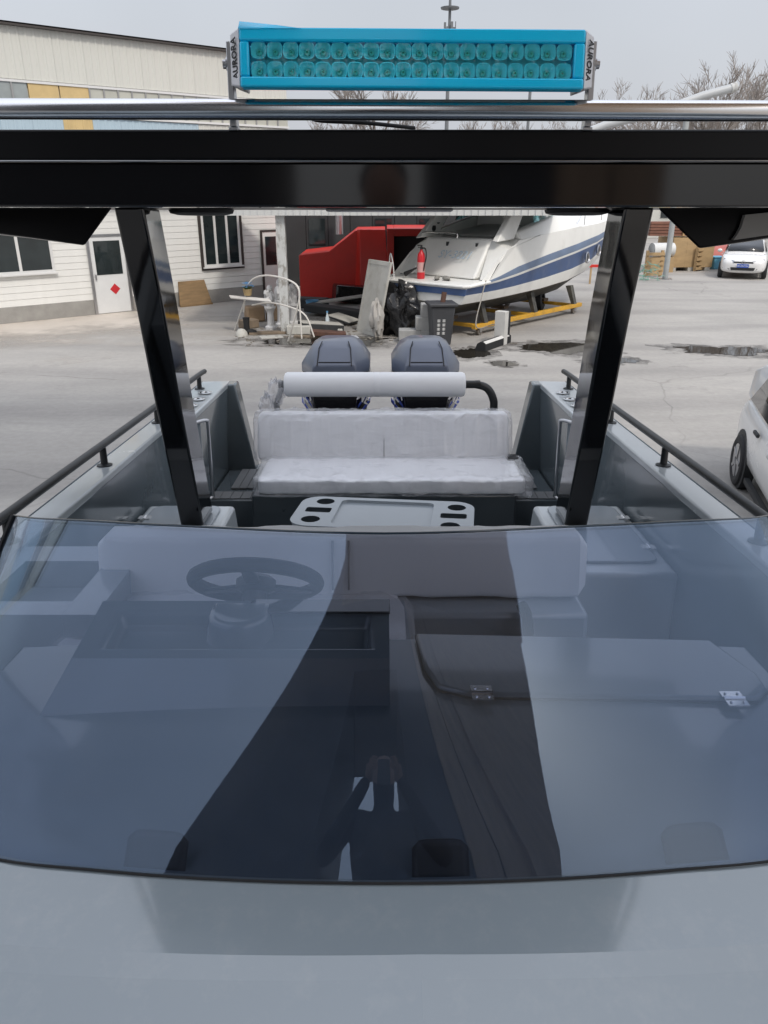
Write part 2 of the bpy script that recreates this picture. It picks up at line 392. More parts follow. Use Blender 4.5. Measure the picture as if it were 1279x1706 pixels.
mb.add([(x0+0.03,1.66,ctop(1.66)),(x1,1.66,ctop(1.66)),(x1,1.70,FLOOR),(x0+0.03,1.70,FLOOR)], [(0,1,2,3)])
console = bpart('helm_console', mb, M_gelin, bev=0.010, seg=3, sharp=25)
# binnacle mound under the wheel
mb = MB(); cxm = -0.335
prof = [(cxm + 0.085*math.cos(R(a)), 1.60 - 0.085*math.sin(R(a))) for a in range(0, 181, 15)] + [(cxm-0.085, 1.655), (cxm+0.085, 1.655)]
mb.prism(prof, lambda p, a: (p[0]*1.0 if a < 0 else cxm + (p[0]-cxm)*0.8, 1.62+(p[1]-1.62)*(1.0 if a < 0 else 0.85), ctop(1.55)+a), -0.06, 0.022)
bpart('steering_mound', mb, M_gelin, console, bev=0.012, seg=3)
mb = MB(); mb.bb(x1-0.33, x1+0.002, 1.60, 1.668, ctop(1.63), ctop(1.63)+0.006)
bpart('dash_trim', mb, M_gloss, console, bev=0.002)

# steering wheel
wc = Vector((-0.335, 1.84, -0.845)); wn = Vector((0, math.cos(R(50)), math.sin(R(50)))); wa = Vector((1,0,0)); wb = wn.cross(wa)
wheel = bpart('steering_wheel', MB().tube([wc + (wa*math.cos(t) + wb*math.sin(t))*0.16 for t in [2*math.pi*k/40 for k in range(40)]], 0.0185, 10, closed=True), M_rub)
mb = MB()
for a in (20, 160, 270):
    d = wa*math.cos(R(a)) + wb*math.sin(R(a)); e = wn.cross(d)
    mb.hexa([wc+d*r+e*sgn*wd+wn*h for h in (-0.016, -0.006) for r, sgn, wd in ((0.02,-1,0.022),(0.155,-1,0.014),(0.155,1,0.014),(0.02,1,0.022))])
bpart('spoke', mb, M_blk, wheel, bev=0.003)
bpart('hub', MB().lathe([(0.03,-0.09),(0.034,-0.03),(0.052,-0.02),(0.052,0.004),(0.04,0.014),(0.0,0.016)], wc, wn, 24), M_blk, wheel)
bpart('steering_column', MB().tube([wc - wn*0.02, wc - wn*0.22], 0.03, 14), M_blk, wheel)

# windshield
Th = [(0,1.242,-0.478),(0.376,1.33,-0.497),(0.602,1.48,-0.542),(0.794,1.65,-0.598),(0.905,1.77,-0.634)]
Bh = [(0,0.897,-0.903),(0.42,0.925,-0.908),(0.70,1.00,-0.918),(0.90,1.26,-0.93),(1.02,1.72,-0.95)]
mir = lambda L: [(-x,y,z) for x,y,z in L[::-1]] + L[1:]
def wsx(L): return [(x*(1.045 if x > 0.6 else 1.0), y, z) for x,y,z in L]
Tc = catmull(wsx(mir(Th)), 8); Bc = catmull(wsx(mir(Bh)), 8); NW = len(Tc)-1
def glass(u, v):
    f = u*NW; i = min(int(f), NW-1); t = f-i
    a = Bc[i].lerp(Bc[i+1], t); b = Tc[i].lerp(Tc[i+1], t)
    p = a.lerp(b, v); bul = math.sin(math.pi*v)*0.016
    return p + Vector((p.x*0.3, -0.75, 0.6)).normalized()*bul
M_glass = tinted('tinted_windshield_glass', (0.71, 0.735, 0.80), ior=1.70, refl=(0.62, 0.79, 1.0), dust=0.022)
shield = bpart('windshield', MB().grid(glass, NW, 14), M_glass, solid=0.007, sharp=60, rim=False)
bpart('gasket', MB().tube([p + Vector((0,-0.002,0.001)) for p in Bc], 0.002, 6), M_rub, shield)
for e_ in (0, 1): bpart('edge_trim', MB().tube([glass(e_, k/14) for k in range(15)], 0.007, 6), M_rub, shield)
bpart('glass_edge', MB().tube([p for p in Tc], 0.0022, 6), mat('glass_edge', (0.03,0.05,0.07), 0.15), shield)
def on_glass(u, v):      # where a pixel's ray meets the windshield sheet
    best = None
    for i in range(0, 161):
        for j in range(0, 61):
            p = glass(i/160, j/60); q = ray(u, v, BPITCH); d = p.length; dq = Vector(q).normalized()*d
            e = (dq - p).length
            if best is None or e < best[0]: best = (e, i/160, j/60)
    return best[1], best[2]
M_pad = mat('glass_clip_pad', (0.02, 0.022, 0.024), 0.5, var=0.1)
for (u0, u1, v0) in ((205, 305, 1383), (680, 775, 1397), (1105, 1200, 1370)):
    a0, b0 = on_glass(u0, v0); a1, b1 = on_glass(u1, v0)
    pts = rounded(a0, a1, -0.2, (b0+b1)/2, 0.0, 1)
    A, B2 = a0, a1; top = (b0+b1)/2
    mb = MB()
    def padp(u, v, A=A, B2=B2, top=top):
        uu = A+(B2-A)*u
        corner = 1 - (abs(2*u-1)**6)*0.22
        p = glass(uu, top*v*corner); return p + Vector((0, 0.75, -0.6)).normalized()*0.011
    mb.grid(padp, 8, 5)
    bpart('glass_clip', mb, M_pad, shield, solid=0.004)
# side bracket with bolts at the left end
for s in (-1, 1):
    p0 = glass(0.045 if s < 0 else 0.955, 0.08); p1 = glass(0.075 if s < 0 else 0.925, 0.08); p2 = glass(0.075 if s < 0 else 0.925, 0.3); p3 = glass(0.045 if s < 0 else 0.955, 0.3)
    n = (p1-p0).cross(p3-p0).normalized();  n = n if n.y > 0 else -n
    br = bpart('side_bracket', MB().hexa([q+n*0.010 for q in (p0,p1,p2,p3)] + [q+n*0.016 for q in (p0,p1,p2,p3)]), M_pad, shield)
    for t in (0.3, 0.7): bpart('bolt', MB().lathe([(0.006,0.0),(0.006,0.003),(0.0,0.005)], p0.lerp(p2, t)+n*0.008, -n, 10), M_steel, shield)

# sides: gunwale caps, inner coaming, rails
for s in (-1, 1):
    gw = MB()
    def gcap(y0, y1, xi): gw.hexa([(s*xi,y0,-0.99),(s*1.312,y0,-0.99),(s*1.312,y1,-0.99),(s*xi,y1,-0.99),(s*xi,y0,-0.953),(s*1.305,y0,-0.957),(s*1.305,y1,-0.957),(s*xi,y1,-0.953)])
    gcap(1.201, 4.20, 1.19); gcap(4.203, 5.52, 1.10)
    g = bpart('gunwale', gw, M_gelw, bev=0.008)
    mb = MB()
    mb.add([(s*1.192,1.2,-0.985),(s*1.192,4.2,-0.985),(s*1.17,4.2,FLOOR),(s*1.17,1.2,FLOOR)], [(0,1,2,3)])
    mb.add([(s*1.102,4.2,-0.985),(s*1.102,5.5,-0.985),(s*1.15,5.5,FLOOR),(s*1.15,4.2,FLOOR)], [(0,1,2,3)])
    mb.add([(s*1.192,4.2,-0.985),(s*1.102,4.2,-0.985),(s*1.15,4.2,FLOOR),(s*1.17,4.2,FLOOR)], [(0,1,2,3)])
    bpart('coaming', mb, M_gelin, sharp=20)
    # aft quarter fin
    mb = MB().prism([(s*1.05,-0.957),(s*1.125,-0.957),(s*1.16,-1.6),(s*0.93,-1.6)], lambda p, a: (p[0], a, p[1]), 5.40, 5.56)
    bpart('quarter_fin', mb, M_gelin, bev=0.012)
    rail = bpart('side_rail', MB().tube(catmull([(s*1.2,1.62,-0.93),(s*1.255,1.72,-0.875),(s*1.26,2.4,-0.865),(s*1.26,4.0,-0.865),(s*1.26,5.2,-0.865),(s*1.26,5.42,-0.868)], 6), 0.017, 12), M_blk)
    for y in (2.40, 3.33, 4.19, 5.22):
        mb = MB().lathe([(0.034,0),(0.034,0.005),(0.026,0.008),(0.016,0.010),(0.015,0.08)], (s*1.255,y,-0.955), n=18)
        bpart('stanchion', mb, M_blk, rail)
    for y in (4.62, 4.82, 5.04):
        mb = MB().lathe([(0.024,-0.01),(0.026,0.0),(0.040,0.004),(0.043,0.0085),(0.036,0.011),(0.027,0.009),(0.024,0.0)], (s*1.175,y,-0.953), n=24)
        h = bpart('rod_holder', mb, M_steel, g)
        bpart('socket', MB().lathe([(0.024,-0.005),(0.0,-0.005)], (s*1.175,y,-0.945), n=20), M_rub, h)
    # gate rail beside the aft seat
    mb = MB().tube(catmull([(s*1.095,4.32,-0.99),(s*1.03,4.38,-0.985),(s*1.025,4.39,-1.03),(s*1.03,4.4,-1.40),(s*1.035,4.40,-1.46),(s*1.1,4.34,-1.47)], 6), 0.010, 10)
    gr = bpart('gate_rail', mb, M_steelb)
    bpart('gate_panel', MB().hexa([(s*1.065,4.37,-1.45),(s*1.10,4.33,-1.45),(s*1.10,4.338,-1.45),(s*1.065,4.378,-1.45),(s*1.065,4.37,-1.0),(s*1.10,4.33,-1.0),(s*1.10,4.338,-1.0),(s*1.065,4.378,-1.0)]), M_gel, gr)
    # side locker that carries the pillar
    mb = MB(); 
    mb.hexa([(s*0.70,2.78,FLOOR),(s*1.165,2.78,FLOOR),(s*1.165,3.68,FLOOR),(s*0.70,3.68,FLOOR),(s*0.745,2.80,-1.25),(s*1.175,2.80,-1.25),(s*1.175,3.64,-1.25),(s*0.745,3.64,-1.25)])
    lk = bpart('side_locker', mb, M_gelw, bev=0.02, seg=3)
    ld = bpart('locker_lid', MB().prism(rounded(0.99*s if s<0 else 0.79, -0.79 if s<0 else 0.99, 2.95, 3.58, 0.05) if False else rounded(min(s*1.13,s*0.80), max(s*1.13,s*0.80), 2.9, 3.60, 0.05), lambda p, a: (p[0], p[1], -1.25+a), 0.001, 0.012), M_gel, lk, bev=0.004)
    for y in (3.05, 3.42):
        mb = MB(); mb.bb(s*1.13-0.028, s*1.13+0.028, y-0.022, y+0.022, -1.238, -1.234); mb.tube([(s*1.13,y-0.024,-1.233),(s*1.13,y+0.024,-1.233)], 0.004, 8)
        bpart('hinge', mb, M_steel, lk)
    bpart('lid_latch', MB().lathe([(0.013,0),(0.013,0.004),(0.006,0.006),(0,0.006)], (s*0.86,3.2,-1.239), n=14), M_rub, lk)
    # forward side pocket by the helm
    if s < 0:
        mb = MB(); X0, X1, Y0, Y1, zt = -1.17, -0.76, 1.82, 2.30, -0.93
        ii = rounded(X0+0.07, X1-0.09, Y0+0.08, Y1-0.12, 0.03)
        bmx = MB(); o4 = [(X0,Y0),(X1,Y0),(X1,Y1),(X0,Y1)]
        # frame pieces round the pocket
        bmx.bb(X0, X0+0.07, Y0, Y1, FLOOR, zt); bmx.bb(X1-0.09, X1, Y0, Y1, FLOOR, zt)
        bmx.bb(X0+0.0705, X1-0.0905, Y0, Y0+0.08, FLOOR, zt); bmx.bb(X0+0.0705, X1-0.0905, Y1-0.12, Y1, FLOOR, zt); bmx.bb(X0+0.0705, X1-0.0905, Y0+0.0805, Y1-0.1205, FLOOR, zt-0.09)
        bpart('side_pocket', bmx, M_gel)

# cockpit floor with soft deck pads
mb = MB().add([(-1.17,1.66,FLOOR),(1.17,1.66,FLOOR),(1.17,5.5,FLOOR),(-1.17,5.5,FLOOR)], [(0,1,2,3)])
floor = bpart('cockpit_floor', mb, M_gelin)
M_eva = mat('grey_deck_pad', (0.20, 0.205, 0.21), 0.85, var=0.08, vscale=8, bump=0.15, bscale=220)
for i in range(12):
    xx = 0.66 + i*0.042
    bpart('deck_pad', MB().bb(xx, xx+0.037, 1.95, 4.55, FLOOR+0.002, FLOOR+0.008), M_eva, floor)
for s in (-1, 1):
    mb = MB().hexa([(s*0.79,4.72,FLOOR),(s*1.149,4.72,FLOOR),(s*1.149,5.49,FLOOR),(s*0.79,5.49,FLOOR),(s*0.79,4.70,-1.58),(s*1.13,4.70,-1.58),(s*1.13,5.49,-1.58),(s*0.79,5.49,-1.58)])
    st = bpart('side_step', mb, M_gelin, bev=0.01)
    for i in range(5):
        a = 0.80 + i*0.066
        bpart('step_pad', MB().bb(min(s*a, s*(a+0.062)), max(s*a, s*(a+0.062)), 4.715, 4.86, -1.578, -1.572), M_eva, st)
    for i in range(4):
        a = 0.81 + i*0.055
        bpart('step_pad', MB().bb(min(s*a, s*(a+0.051)), max(s*a, s*(a+0.051)), 4.92, 5.37, -1.578, -1.566), M_eva, st)

# helm seat
M_wrap = tinted('clear_plastic_wrap', (0.96, 0.96, 0.97), ior=1.3, rough=0.16, bump=0.25, bscale=20, haze=0.22, hazec=(0.85, 0.86, 0.88))
hs = bpart('helm_seat', MB().hexa([(-0.86,1.98,FLOOR),(0.605,1.98,FLOOR),(0.605,2.36,FLOOR),(-0.86,2.36,FLOOR),(-0.86,2.02,-1.03),(0.60,2.02,-1.03),(0.60,2.34,-1.03),(-0.86,2.34,-1.03)]), M_gel, bev=0.015)
def cushion(x0, x1, b0, b1, t0, t1, z0, z1, nx=40, nz=10, seed=0, wr=0.004, fold=0.0, nq=24):
    """soft slab: x0..x1, bottom y-range b, top y-range t"""
    sec = []
    for i in range(nx+1):
        f = i/nx; e = min(f, 1-f)*(x1-x0); k = math.sqrt(max(0, 1-(1-min(1, e/0.03))**2)) if e < 0.03 else 1
        k = 0.72 + 0.28*k
        x = x0 + (x1-x0)*f; loop = []
        for q in range(nq):
            a = 2*math.pi*q/nq; c, s_ = math.cos(a), math.sin(a)
            sx = math.copysign(abs(c)**0.2, c); sy = math.copysign(abs(s_)**0.2, s_)
            zz = (z0+z1)/2 + sy*(z1-z0)/2*k
            g = ((zz - z0)/(z1-z0)); ya = b0+(t0-b0)*g; yb = b1+(t1-b1)*g
            yy = (ya+yb)/2 + sx*(yb-ya)/2*k
            nn = mnoise.noise(Vector((x*9+seed, yy*9, zz*9)))*wr + mnoise.noise(Vector((x*24+seed, yy*14, zz*30)))*wr*0.5
            if fold:
                r1 = max(0.0, 0.16-abs(mnoise.noise(Vector((x*3.2+zz*3.0+seed, yy*3+zz*6.0, seed)))))/0.16
                r2 = max(0.0, 0.10-abs(mnoise.noise(Vector((x*8.0-zz*9.0+seed, yy*6+zz*5, seed+5)))))/0.10
                g2 = fold*(r1*r1 + 0.6*r2*r2)
                yy -= g2; zz += g2*0.5
            loop.append((x, yy+nn, zz+nn))
        sec.append(loop)
    return MB().loft(sec)
hb_ = bpart('backrest', cushion(-0.86, 0.61, 2.10, 2.25, 2.13, 2.25, -1.02, -0.836, nx=60), M_vinyl, hs)
for sx in (-0.153, -0.105):
    bpart('seam', MB().tube([(sx,2.128,-0.842),(sx,2.108,-0.90),(sx,2.100,-0.99)], 0.0035, 6), mat('seam_thread', (0.3,0.3,0.31), 0.7), hb_)
bpart('seat_cushion', cushion(-0.87, 0.06, 1.76, 2.12, 1.76, 2.12, -1.10, -1.005, seed=8, wr=0.008), M_vinyl, hs)
bpart('seat_wrap', cushion(-0.885, 0.085, 1.745, 2.11, 1.745, 2.11, -1.115, -0.992, seed=3, wr=0.02), M_wrap, hs)
bpart('seat_support', MB().bb(-0.85, 0.04, 1.80, 1.979, FLOOR, -1.10), M_gelin, hs)
bpart('grab_handle', MB().tube(catmull([(0.40,2.02,-1.0),(0.41,1.985,-1.02),(0.415,1.97,-1.08),(0.405,1.975,-1.15),(0.38,2.0,-1.20)], 6), 0.016, 10), M_rub, hs)

# table with cup holders
table = bpart('cockpit_table', MB(), M_gel)
tb = MB(); TM = Matrix.Translation(Vector((0.0, 3.24, -1.15))) @ Matrix.Rotation(R(-7), 4, 'Z')
def tp(p, z): return TM @ Vector((p[0], p[1], z))
def ringp(outer, inner, z0o, z0i, mbx):
    n = len(outer); mbx.add([tp(p, z0o) for p in outer] + [tp(p, z0i) for p in inner], [(i, (i+1) % n, n+(i+1) % n, n+i) for i in range(n)])
# top built from convex cells with real wells
TW, TD = 0.40, 0.20
out = rounded(-TW, TW, -TD, TD, 0.09, 6); outl = rounded(-TW+0.01, TW-0.01, -TD+0.01, TD-0.01, 0.08, 6)
wells = []
import itertools
bmt = bmesh.new()
def well_loop(kind, cx, cy):
    if kind == 'c': return [(cx+0.042*math.cos(t), cy+0.042*math.sin(t)) for t in [2*math.pi*k/20 for k in range(20)]]
    if kind == 'r': return rounded(cx-0.058, cx+0.058, cy-0.032, cy+0.032, 0.012, 3)
    return rounded(-0.215, 0.215, -0.165, 0.165, 0.03, 4)
WL = [('c',-0.31,-0.115),('c',-0.29,0.13),('r',-0.30,0.01),('c',0.30,-0.125),('c',0.32,0.115),('r',0.31,0.0),('p',0,0)]
loops = [out] + [well_loop(*q) for q in WL]
edges = []
for lp in loops:
    vv = [bmt.verts.new(tp(p, 0.0)) for p in lp]
    edges += [bmt.edges.new((vv[i], vv[(i+1) % len(vv)])) for i in range(len(vv))]
bmesh.ops.triangle_fill(bmt, use_beauty=True, use_dissolve=False, edges=edges)
# drop triangles that lie inside wells
inv = TM.inverted()
def inside(p, lp):
    c = False; j = len(lp)-1
    for i in range(len(lp)):
        if (lp[i][1] > p[1]) != (lp[j][1] > p[1]) and p[0] < (lp[j][0]-lp[i][0])*(p[1]-lp[i][1])/(lp[j][1]-lp[i][1]) + lp[i][0]: c = not c
        j = i
    return c
kill = [f for f in bmt.faces if any(inside((inv @ f.calc_center_median()).xy, lp) for lp in loops[1:])]
bmesh.ops.delete(bmt, geom=kill, context='FACES_ONLY')
bmt.verts.index_update()
tb.add([v.co for v in bmt.verts], [[v.index for v in f.verts] for f in bmt.faces]); bmt.free()
ringp(out, outl, 0.0, -0.03, tb); tb.add([tp(p, -0.03) for p in outl], [tuple(range(len(outl)))])
for q, lp in zip(WL, loops[1:]):
    d = 0.012 if q[0] == 'p' else (0.05 if q[0] == 'c' else 0.035)
    lp2 = [(p[0]*0.985+q[1]*0.015, p[1]*0.985+q[2]*0.015) for p in lp]
    n = len(lp); tb.add([tp(p, 0) for p in lp] + [tp(p, -d) for p in lp2], [(i, (i+1) % n, n+(i+1) % n, n+i) for i in range(n)] + [tuple(range(n, 2*n))], 0 if q[0] == 'p' else 1)
bpy.data.objects.remove(table)
table = bpart('cockpit_table', tb, [M_gel, M_geldk], sharp=30)
bpart('table_leg', MB().tube([TM @ Vector((0,0,-0.03)), (0,3.24,FLOOR)], 0.035, 16), M_steelb, table)

# aft seat
M_vwrap = mat('wrapped_white_vinyl', (0.80, 0.805, 0.82), 0.28, var=0.03, vscale=3, coat=0.4, bump=0.12, bscale=2.0, streak=(2.2, 3.0, 5.0), rot=(0.5, 0.35, 0.0), dist=2.2)
aft = bpart('aft_seat', MB().bb(-0.79, 0.79, 4.36, 5.06, FLOOR, -1.437), M_geldk, bev=0.01)
for x in (-0.48, 0.48):
    bpart('door_seam', MB().bb(x-0.004, x+0.004, 4.352, 4.362, FLOOR+0.02, -1.48), M_rub, aft)
bpart('locker_door', MB().bb(-0.472, 0.472, 4.35, 4.3585, FLOOR+0.05, -1.50), M_geldk, aft, bev=0.003)
bpart('seat_cushion', cushion(-0.76, 0.85, 4.37, 4.90, 4.37, 4.90, -1.435, -1.345, nx=220, seed=11, wr=0.004, fold=0.004, nq=72), M_vwrap, aft)
bpart('seat_wrap', cushion(-0.79, 0.90, 4.355, 4.90, 4.355, 4.90, -1.452, -1.332, nx=260, seed=21, wr=0.010, fold=0.016, nq=72), M_wrap, aft)
ab = bpart('backrest', cushion(-0.83, 0.82, 4.86, 5.0, 4.97, 5.08, -1.36, -1.072, nx=220, seed=31, wr=0.004, fold=0.005, nq=72), M_vwrap, aft)
bpart('seam', MB().tube([(0.0,4.972,-1.085),(0.0,4.93,-1.18),(0.0,4.862,-1.345)], 0.0035, 6), mat('seam_thread', (0.3,0.3,0.31), 0.7), ab)
bpart('backrest_wrap', cushion(-0.855, 0.84, 4.845, 5.01, 4.955, 5.10, -1.372, -1.060, nx=260, seed=41, wr=0.008, fold=0.018, nq=72), M_wrap, aft)
bpart('seat_bracket', MB().bb(0.80, 0.88, 4.80, 4.92, -1.50, -1.33), M_rub, aft, bev=0.01)
# bolster on a black hoop
zb, yb = -0.925, 5.22
hoop = [(-0.70,5.22,-0.925),(-0.60,5.22,-0.925),(0.55,5.22,-0.925),(0.62,5.22,-0.925),(0.70,5.22,-0.95),(0.745,5.22,-1.02),(0.755,5.22,-1.12),(0.76,5.22,-1.55)]
hp_ = bpart('bolster_hoop', MB().tube(catmull(hoop, 5), 0.027, 12), M_blk)
prof = [(0.0,0.0),(0.06,0.0),(0.076,0.006),(0.083,0.02),(0.083,0.60),(0.0815,0.605),(0.083,0.61),(0.083,0.645),(0.0815,0.65),(0.083,0.655),(0.083,1.205),(0.076,1.22),(0.06,1.226),(0,1.226)]
bpart('bolster_strut', MB().tube([(-0.69,5.22,-0.93),(-0.735,5.22,-1.05),(-0.74,5.22,-1.55)], 0.02, 10), M_steelb, hp_)
bpart('bolster', MB().lathe(prof, (-0.675, yb, zb), (1,0,0), 32), M_vinyl, hp_)
def blob(c, r, n=14, seed=0, amp=0.35):
    return MB().grid(lambda u, v: tuple(Vector(c) + Vector((math.sin(math.pi*v)*math.cos(2*math.pi*u)*r[0], math.sin(math.pi*v)*math.sin(2*math.pi*u)*r[1], math.cos(math.pi*v)*r[2]))*(1 + amp*mnoise.noise(Vector((math.cos(2*math.pi*u)*2.2+seed, math.sin(2*math.pi*u)*2.2, v*5))))), n*2, n)
bpart('loose_wrap', blob((-0.73,5.2,-0.97), (0.055,0.05,0.08), seed=5, amp=0.7), M_wrap, hp_)
bpart('loose_wrap', blob((-0.80,5.18,-1.06), (0.045,0.05,0.07), seed=9, amp=0.8), M_wrap, hp_)

# hardtop
roofp = [(0,0.11),(0.9,0.11),(1.36,0.11),(1.43,0.125),(1.43,0.14),(1.36,0.155),(0.9,0.166),(0,0.172)]
full = [(x,z) for x,z in roofp] + [(-x,z) for x,z in roofp[-2:0:-1]]
secs = []
for y, hw, drop in ((1.235, 0.66, 0.02), (1.245, 0.665, 0.02), (1.5, 0.83, 0.01), (1.9, 1.09, 0.0), (2.4, 1.40, 0.0), (3.12, 1.43, 0.0), (3.2, 1.43, 0.0)):
    secs.append([(x*hw/1.43, y, min(z, 0.1515 + (y-1.245)*0.02) if z >= 0.13 else z) for x, z in full])
roof = bpart('hardtop', MB().loft(secs), M_roof, bev=0.004, sharp=28)
# deep fascia hanging from the front edge
bpart('front_fascia', MB().bb(-0.66, 0.66, 1.247, 1.275, 0.047, 0.1085), M_gloss, roof, bev=0.003)
for s in (-1, 1):
    bpart('side_fascia', MB().hexa([(s*0.661,1.247,0.047),(s*1.385,2.40,0.047),(s*1.36,2.41,0.047),(s*0.661,1.28,0.047),(s*0.661,1.247,0.1085),(s*1.385,2.40,0.1085),(s*1.36,2.41,0.1085),(s*0.661,1.28,0.1085)]), M_gloss, roof, bev=0.003)
bpart('edge_bead', MB().tube([(-0.66,1.232,0.109),(0.66,1.232,0.109)], 0.0011, 6), M_steelb, roof)
bpart('courtesy_light', MB().bb(-0.215, 0.255, 3.05, 3.13, 0.100, 0.1095), mat('frosted_strip_lens', (0.6,0.6,0.62), 0.4), roof, bev=0.004)
for s in (-1, 1):
    bpart('speaker', MB().lathe([(0.10,0.0),(0.12,-0.006),(0.115,-0.018),(0.09,-0.024),(0,-0.025)], (s*0.70+0.02, 3.08, 0.112), n=24), M_rub, roof)
for pl_ in ([(187,340),(186,347),(141,409),(60,397),(-140,372),(-140,335)], [(1096,340),(1098,349),(1165,414),(1240,403),(1430,372),(1430,335)]):
    pts = [bp(u, v, y=2.42) for u, v in pl_]; pts[0].z = pts[-1].z = 0.1095
    bpart('side_box', MB().prism([(p.x, p.z) for p in pts], lambda p, q: (p[0]*(1.0 if q < 2.5 else 1.14), q, p[1]), 2.42, 2.72), M_roof, roof, bev=0.006)
pts = [bp(u, v, y=2.40) for u, v in ((1242,358),(1236,378),(1228,392),(1222,400),(1250,396),(1300,389),(1300,352))]
bpart('roof_pale_patch', MB().prism([(p.x, p.z) for p in pts], lambda p, q: (p[0], q, p[1]), 2.40, 2.418), mat('pale_grey_patch', (0.42,0.41,0.39), 0.5), roof)  # pale flat patch set on the front of the right side box
for s in (-1, 1):
    a, b = 0.838, 0.943
    mb = MB().loft([[(s*(a+d), y+0.00, z),(s*(b+d), y, z),(s*(b+d), y+0.21, z),(s*(a+d), y+0.21, z)] for d, y, z in ((0.0, 2.88, 0.1095), (-0.005, 3.0, -0.25), (-0.005, 3.12, -0.65), (-0.012, 3.30, -1.235))])
    bpart('pillar', mb, M_pillar, bev=0.010, seg=3)

# steel tube over the roof edge
mb = MB().tube(catmull([(-0.86,1.50,0.155),(-0.80,1.40,0.170),(-0.66,1.24,0.1755),(-0.60,1.22,0.1755),(0,1.22,0.174),(0.60,1.22,0.1725),(0.66,1.24,0.1725),(0.80,1.40,0.168),(0.86,1.50,0.155)], 8), 0.0137, 20)
tubeo = bpart('roof_rail', mb, M_steel, sharp=60)
for x in (-0.62, 0.62):
    bpart('rail_foot', MB().tube([(x,1.25,0.14),(x,1.225,0.17)], 0.008, 10), M_steel, tubeo)

# light bar
LX, LY, LZ, LW, LH = 0.0385, 1.195, 0.2335, 0.470, 0.0725
M_cy = mat('cyan_protective_film', (0.0, 0.62, 1.0), 0.22, var=0.05, vscale=8, coat=0.3)
M_cyl = tinted('cyan_film_over_lens', (0.30, 0.90, 1.0), ior=1.45, rough=0.05, bump=0.25, bscale=60)
M_cap = mat('white_cast_cap', (0.80, 0.80, 0.82), 0.35, var=0.04)
Mlb = Matrix.Translation(Vector((LX, LY, LZ))) @ Matrix.Rotation(R(0.35), 4, 'Y') @ Matrix.Rotation(R(-8), 4, 'X')
def lq(x, y, z): return Mlb @ Vector((x, y, z))
def lbox(mb, x0, x1, y0, y1, z0, z1): return mb.hexa([lq(*p) for p in ((x0,y0,z0),(x1,y0,z0),(x1,y1,z0),(x0,y1,z0),(x0,y0,z1),(x1,y0,z1),(x1,y1,z1),(x0,y1,z1))])
lb = bpart('light_bar', lbox(MB(), -LW/2, LW/2, 0.034, 0.080, -LH/2+0.020, LH/2-0.004), M_cap, bev=0.004)
bz = MB()
lbox(bz, -LW/2, LW/2, -0.002, 0.020, LH/2-0.016, LH/2+0.001); lbox(bz, -LW/2, LW/2, -0.002, 0.014, -LH/2-0.001, -LH/2+0.0125)
lbox(bz, -LW/2, -LW/2+0.0125, -0.0015, 0.036, -LH/2+0.0126, LH/2-0.0161); lbox(bz, LW/2-0.0145, LW/2, -0.0015, 0.036, -LH/2+0.0126, LH/2-0.0161)
bpart('film_bezel', bz, M_cy, lb, bev=0.0025)
flap = MB().add([lq(*p) for p in ((-LW/2-0.001,-0.003,LH/2-0.002),(-LW/2-0.001,0.01,LH/2+0.012),(-LW/2+0.05,0.0,LH/2+0.004),(-LW/2+0.085,-0.003,LH/2-0.001))], [(0,1,2,3)])
bpart('film_flap', flap, M_cy, lb, solid=0.0004)
bpart('reflector_tray', lbox(MB(), -LW/2+0.0126, LW/2-0.0146, 0.018, 0.030, -LH/2+0.0126, LH/2-0.0161), mat('reflector_tray', (0.85,0.95,0.95), 0.4, metal=0.0), lb)
bpart('film_lens', MB().grid(lambda u, v: lq(-LW/2+0.012+u*(LW-0.026), 0.0015+0.0012*mnoise.noise(Vector((u*14, v*4, 1))), -LH/2+0.0122+v*(LH-0.028)), 60, 8), M_cyl, lb)
# one reflector cup, shared by all forty
pitch = (LW-0.030)/20
cup = MB(); rr = pitch*0.485
def sq(r, a): 
    c, s_ = math.cos(a), math.sin(a); return (math.copysign(abs(c)**0.6, c)*r, math.copysign(abs(s_)**0.6, s_)*r)
loops_ = []
for r, d in ((rr, 0.004), (rr*0.93, 0.004), (rr*0.80, 0.008), (rr*0.5, 0.0125), (rr*0.30, 0.0145)):
    loops_.append([(sq(r, 2*math.pi*k/16)[0], d, sq(r, 2*math.pi*k/16)[1]) for k in range(16)])
cup.loft(loops_, caps=False)
cup.lathe([(rr*0.34,0.0),(rr*0.34,0.004),(rr*0.16,0.006),(rr*0.16,0.003),(0,0.003)], (0,0.016,0), (0,-1,0), 14, mi=1)
M_refl = mat('led_reflector', (0.95, 0.97, 0.98), 0.15, metal=0.25, var=0.06, vscale=60); M_led = mat('led_chip', (0.75,0.78,0.62), 0.3)
cupm = cup.mesh('reflector', [M_refl, M_led], fix=False)
Rl = Mlb.to_3x3().to_euler()
for r_ in range(2):
    for c_ in range(20):
        p = lq(-LW/2+0.014+pitch*(c_+0.5), 0.0, (0.5-r_)*0.0245-0.0018)
        inst(cupm, 'reflector', lb, Vector(p)+BO, Rl)
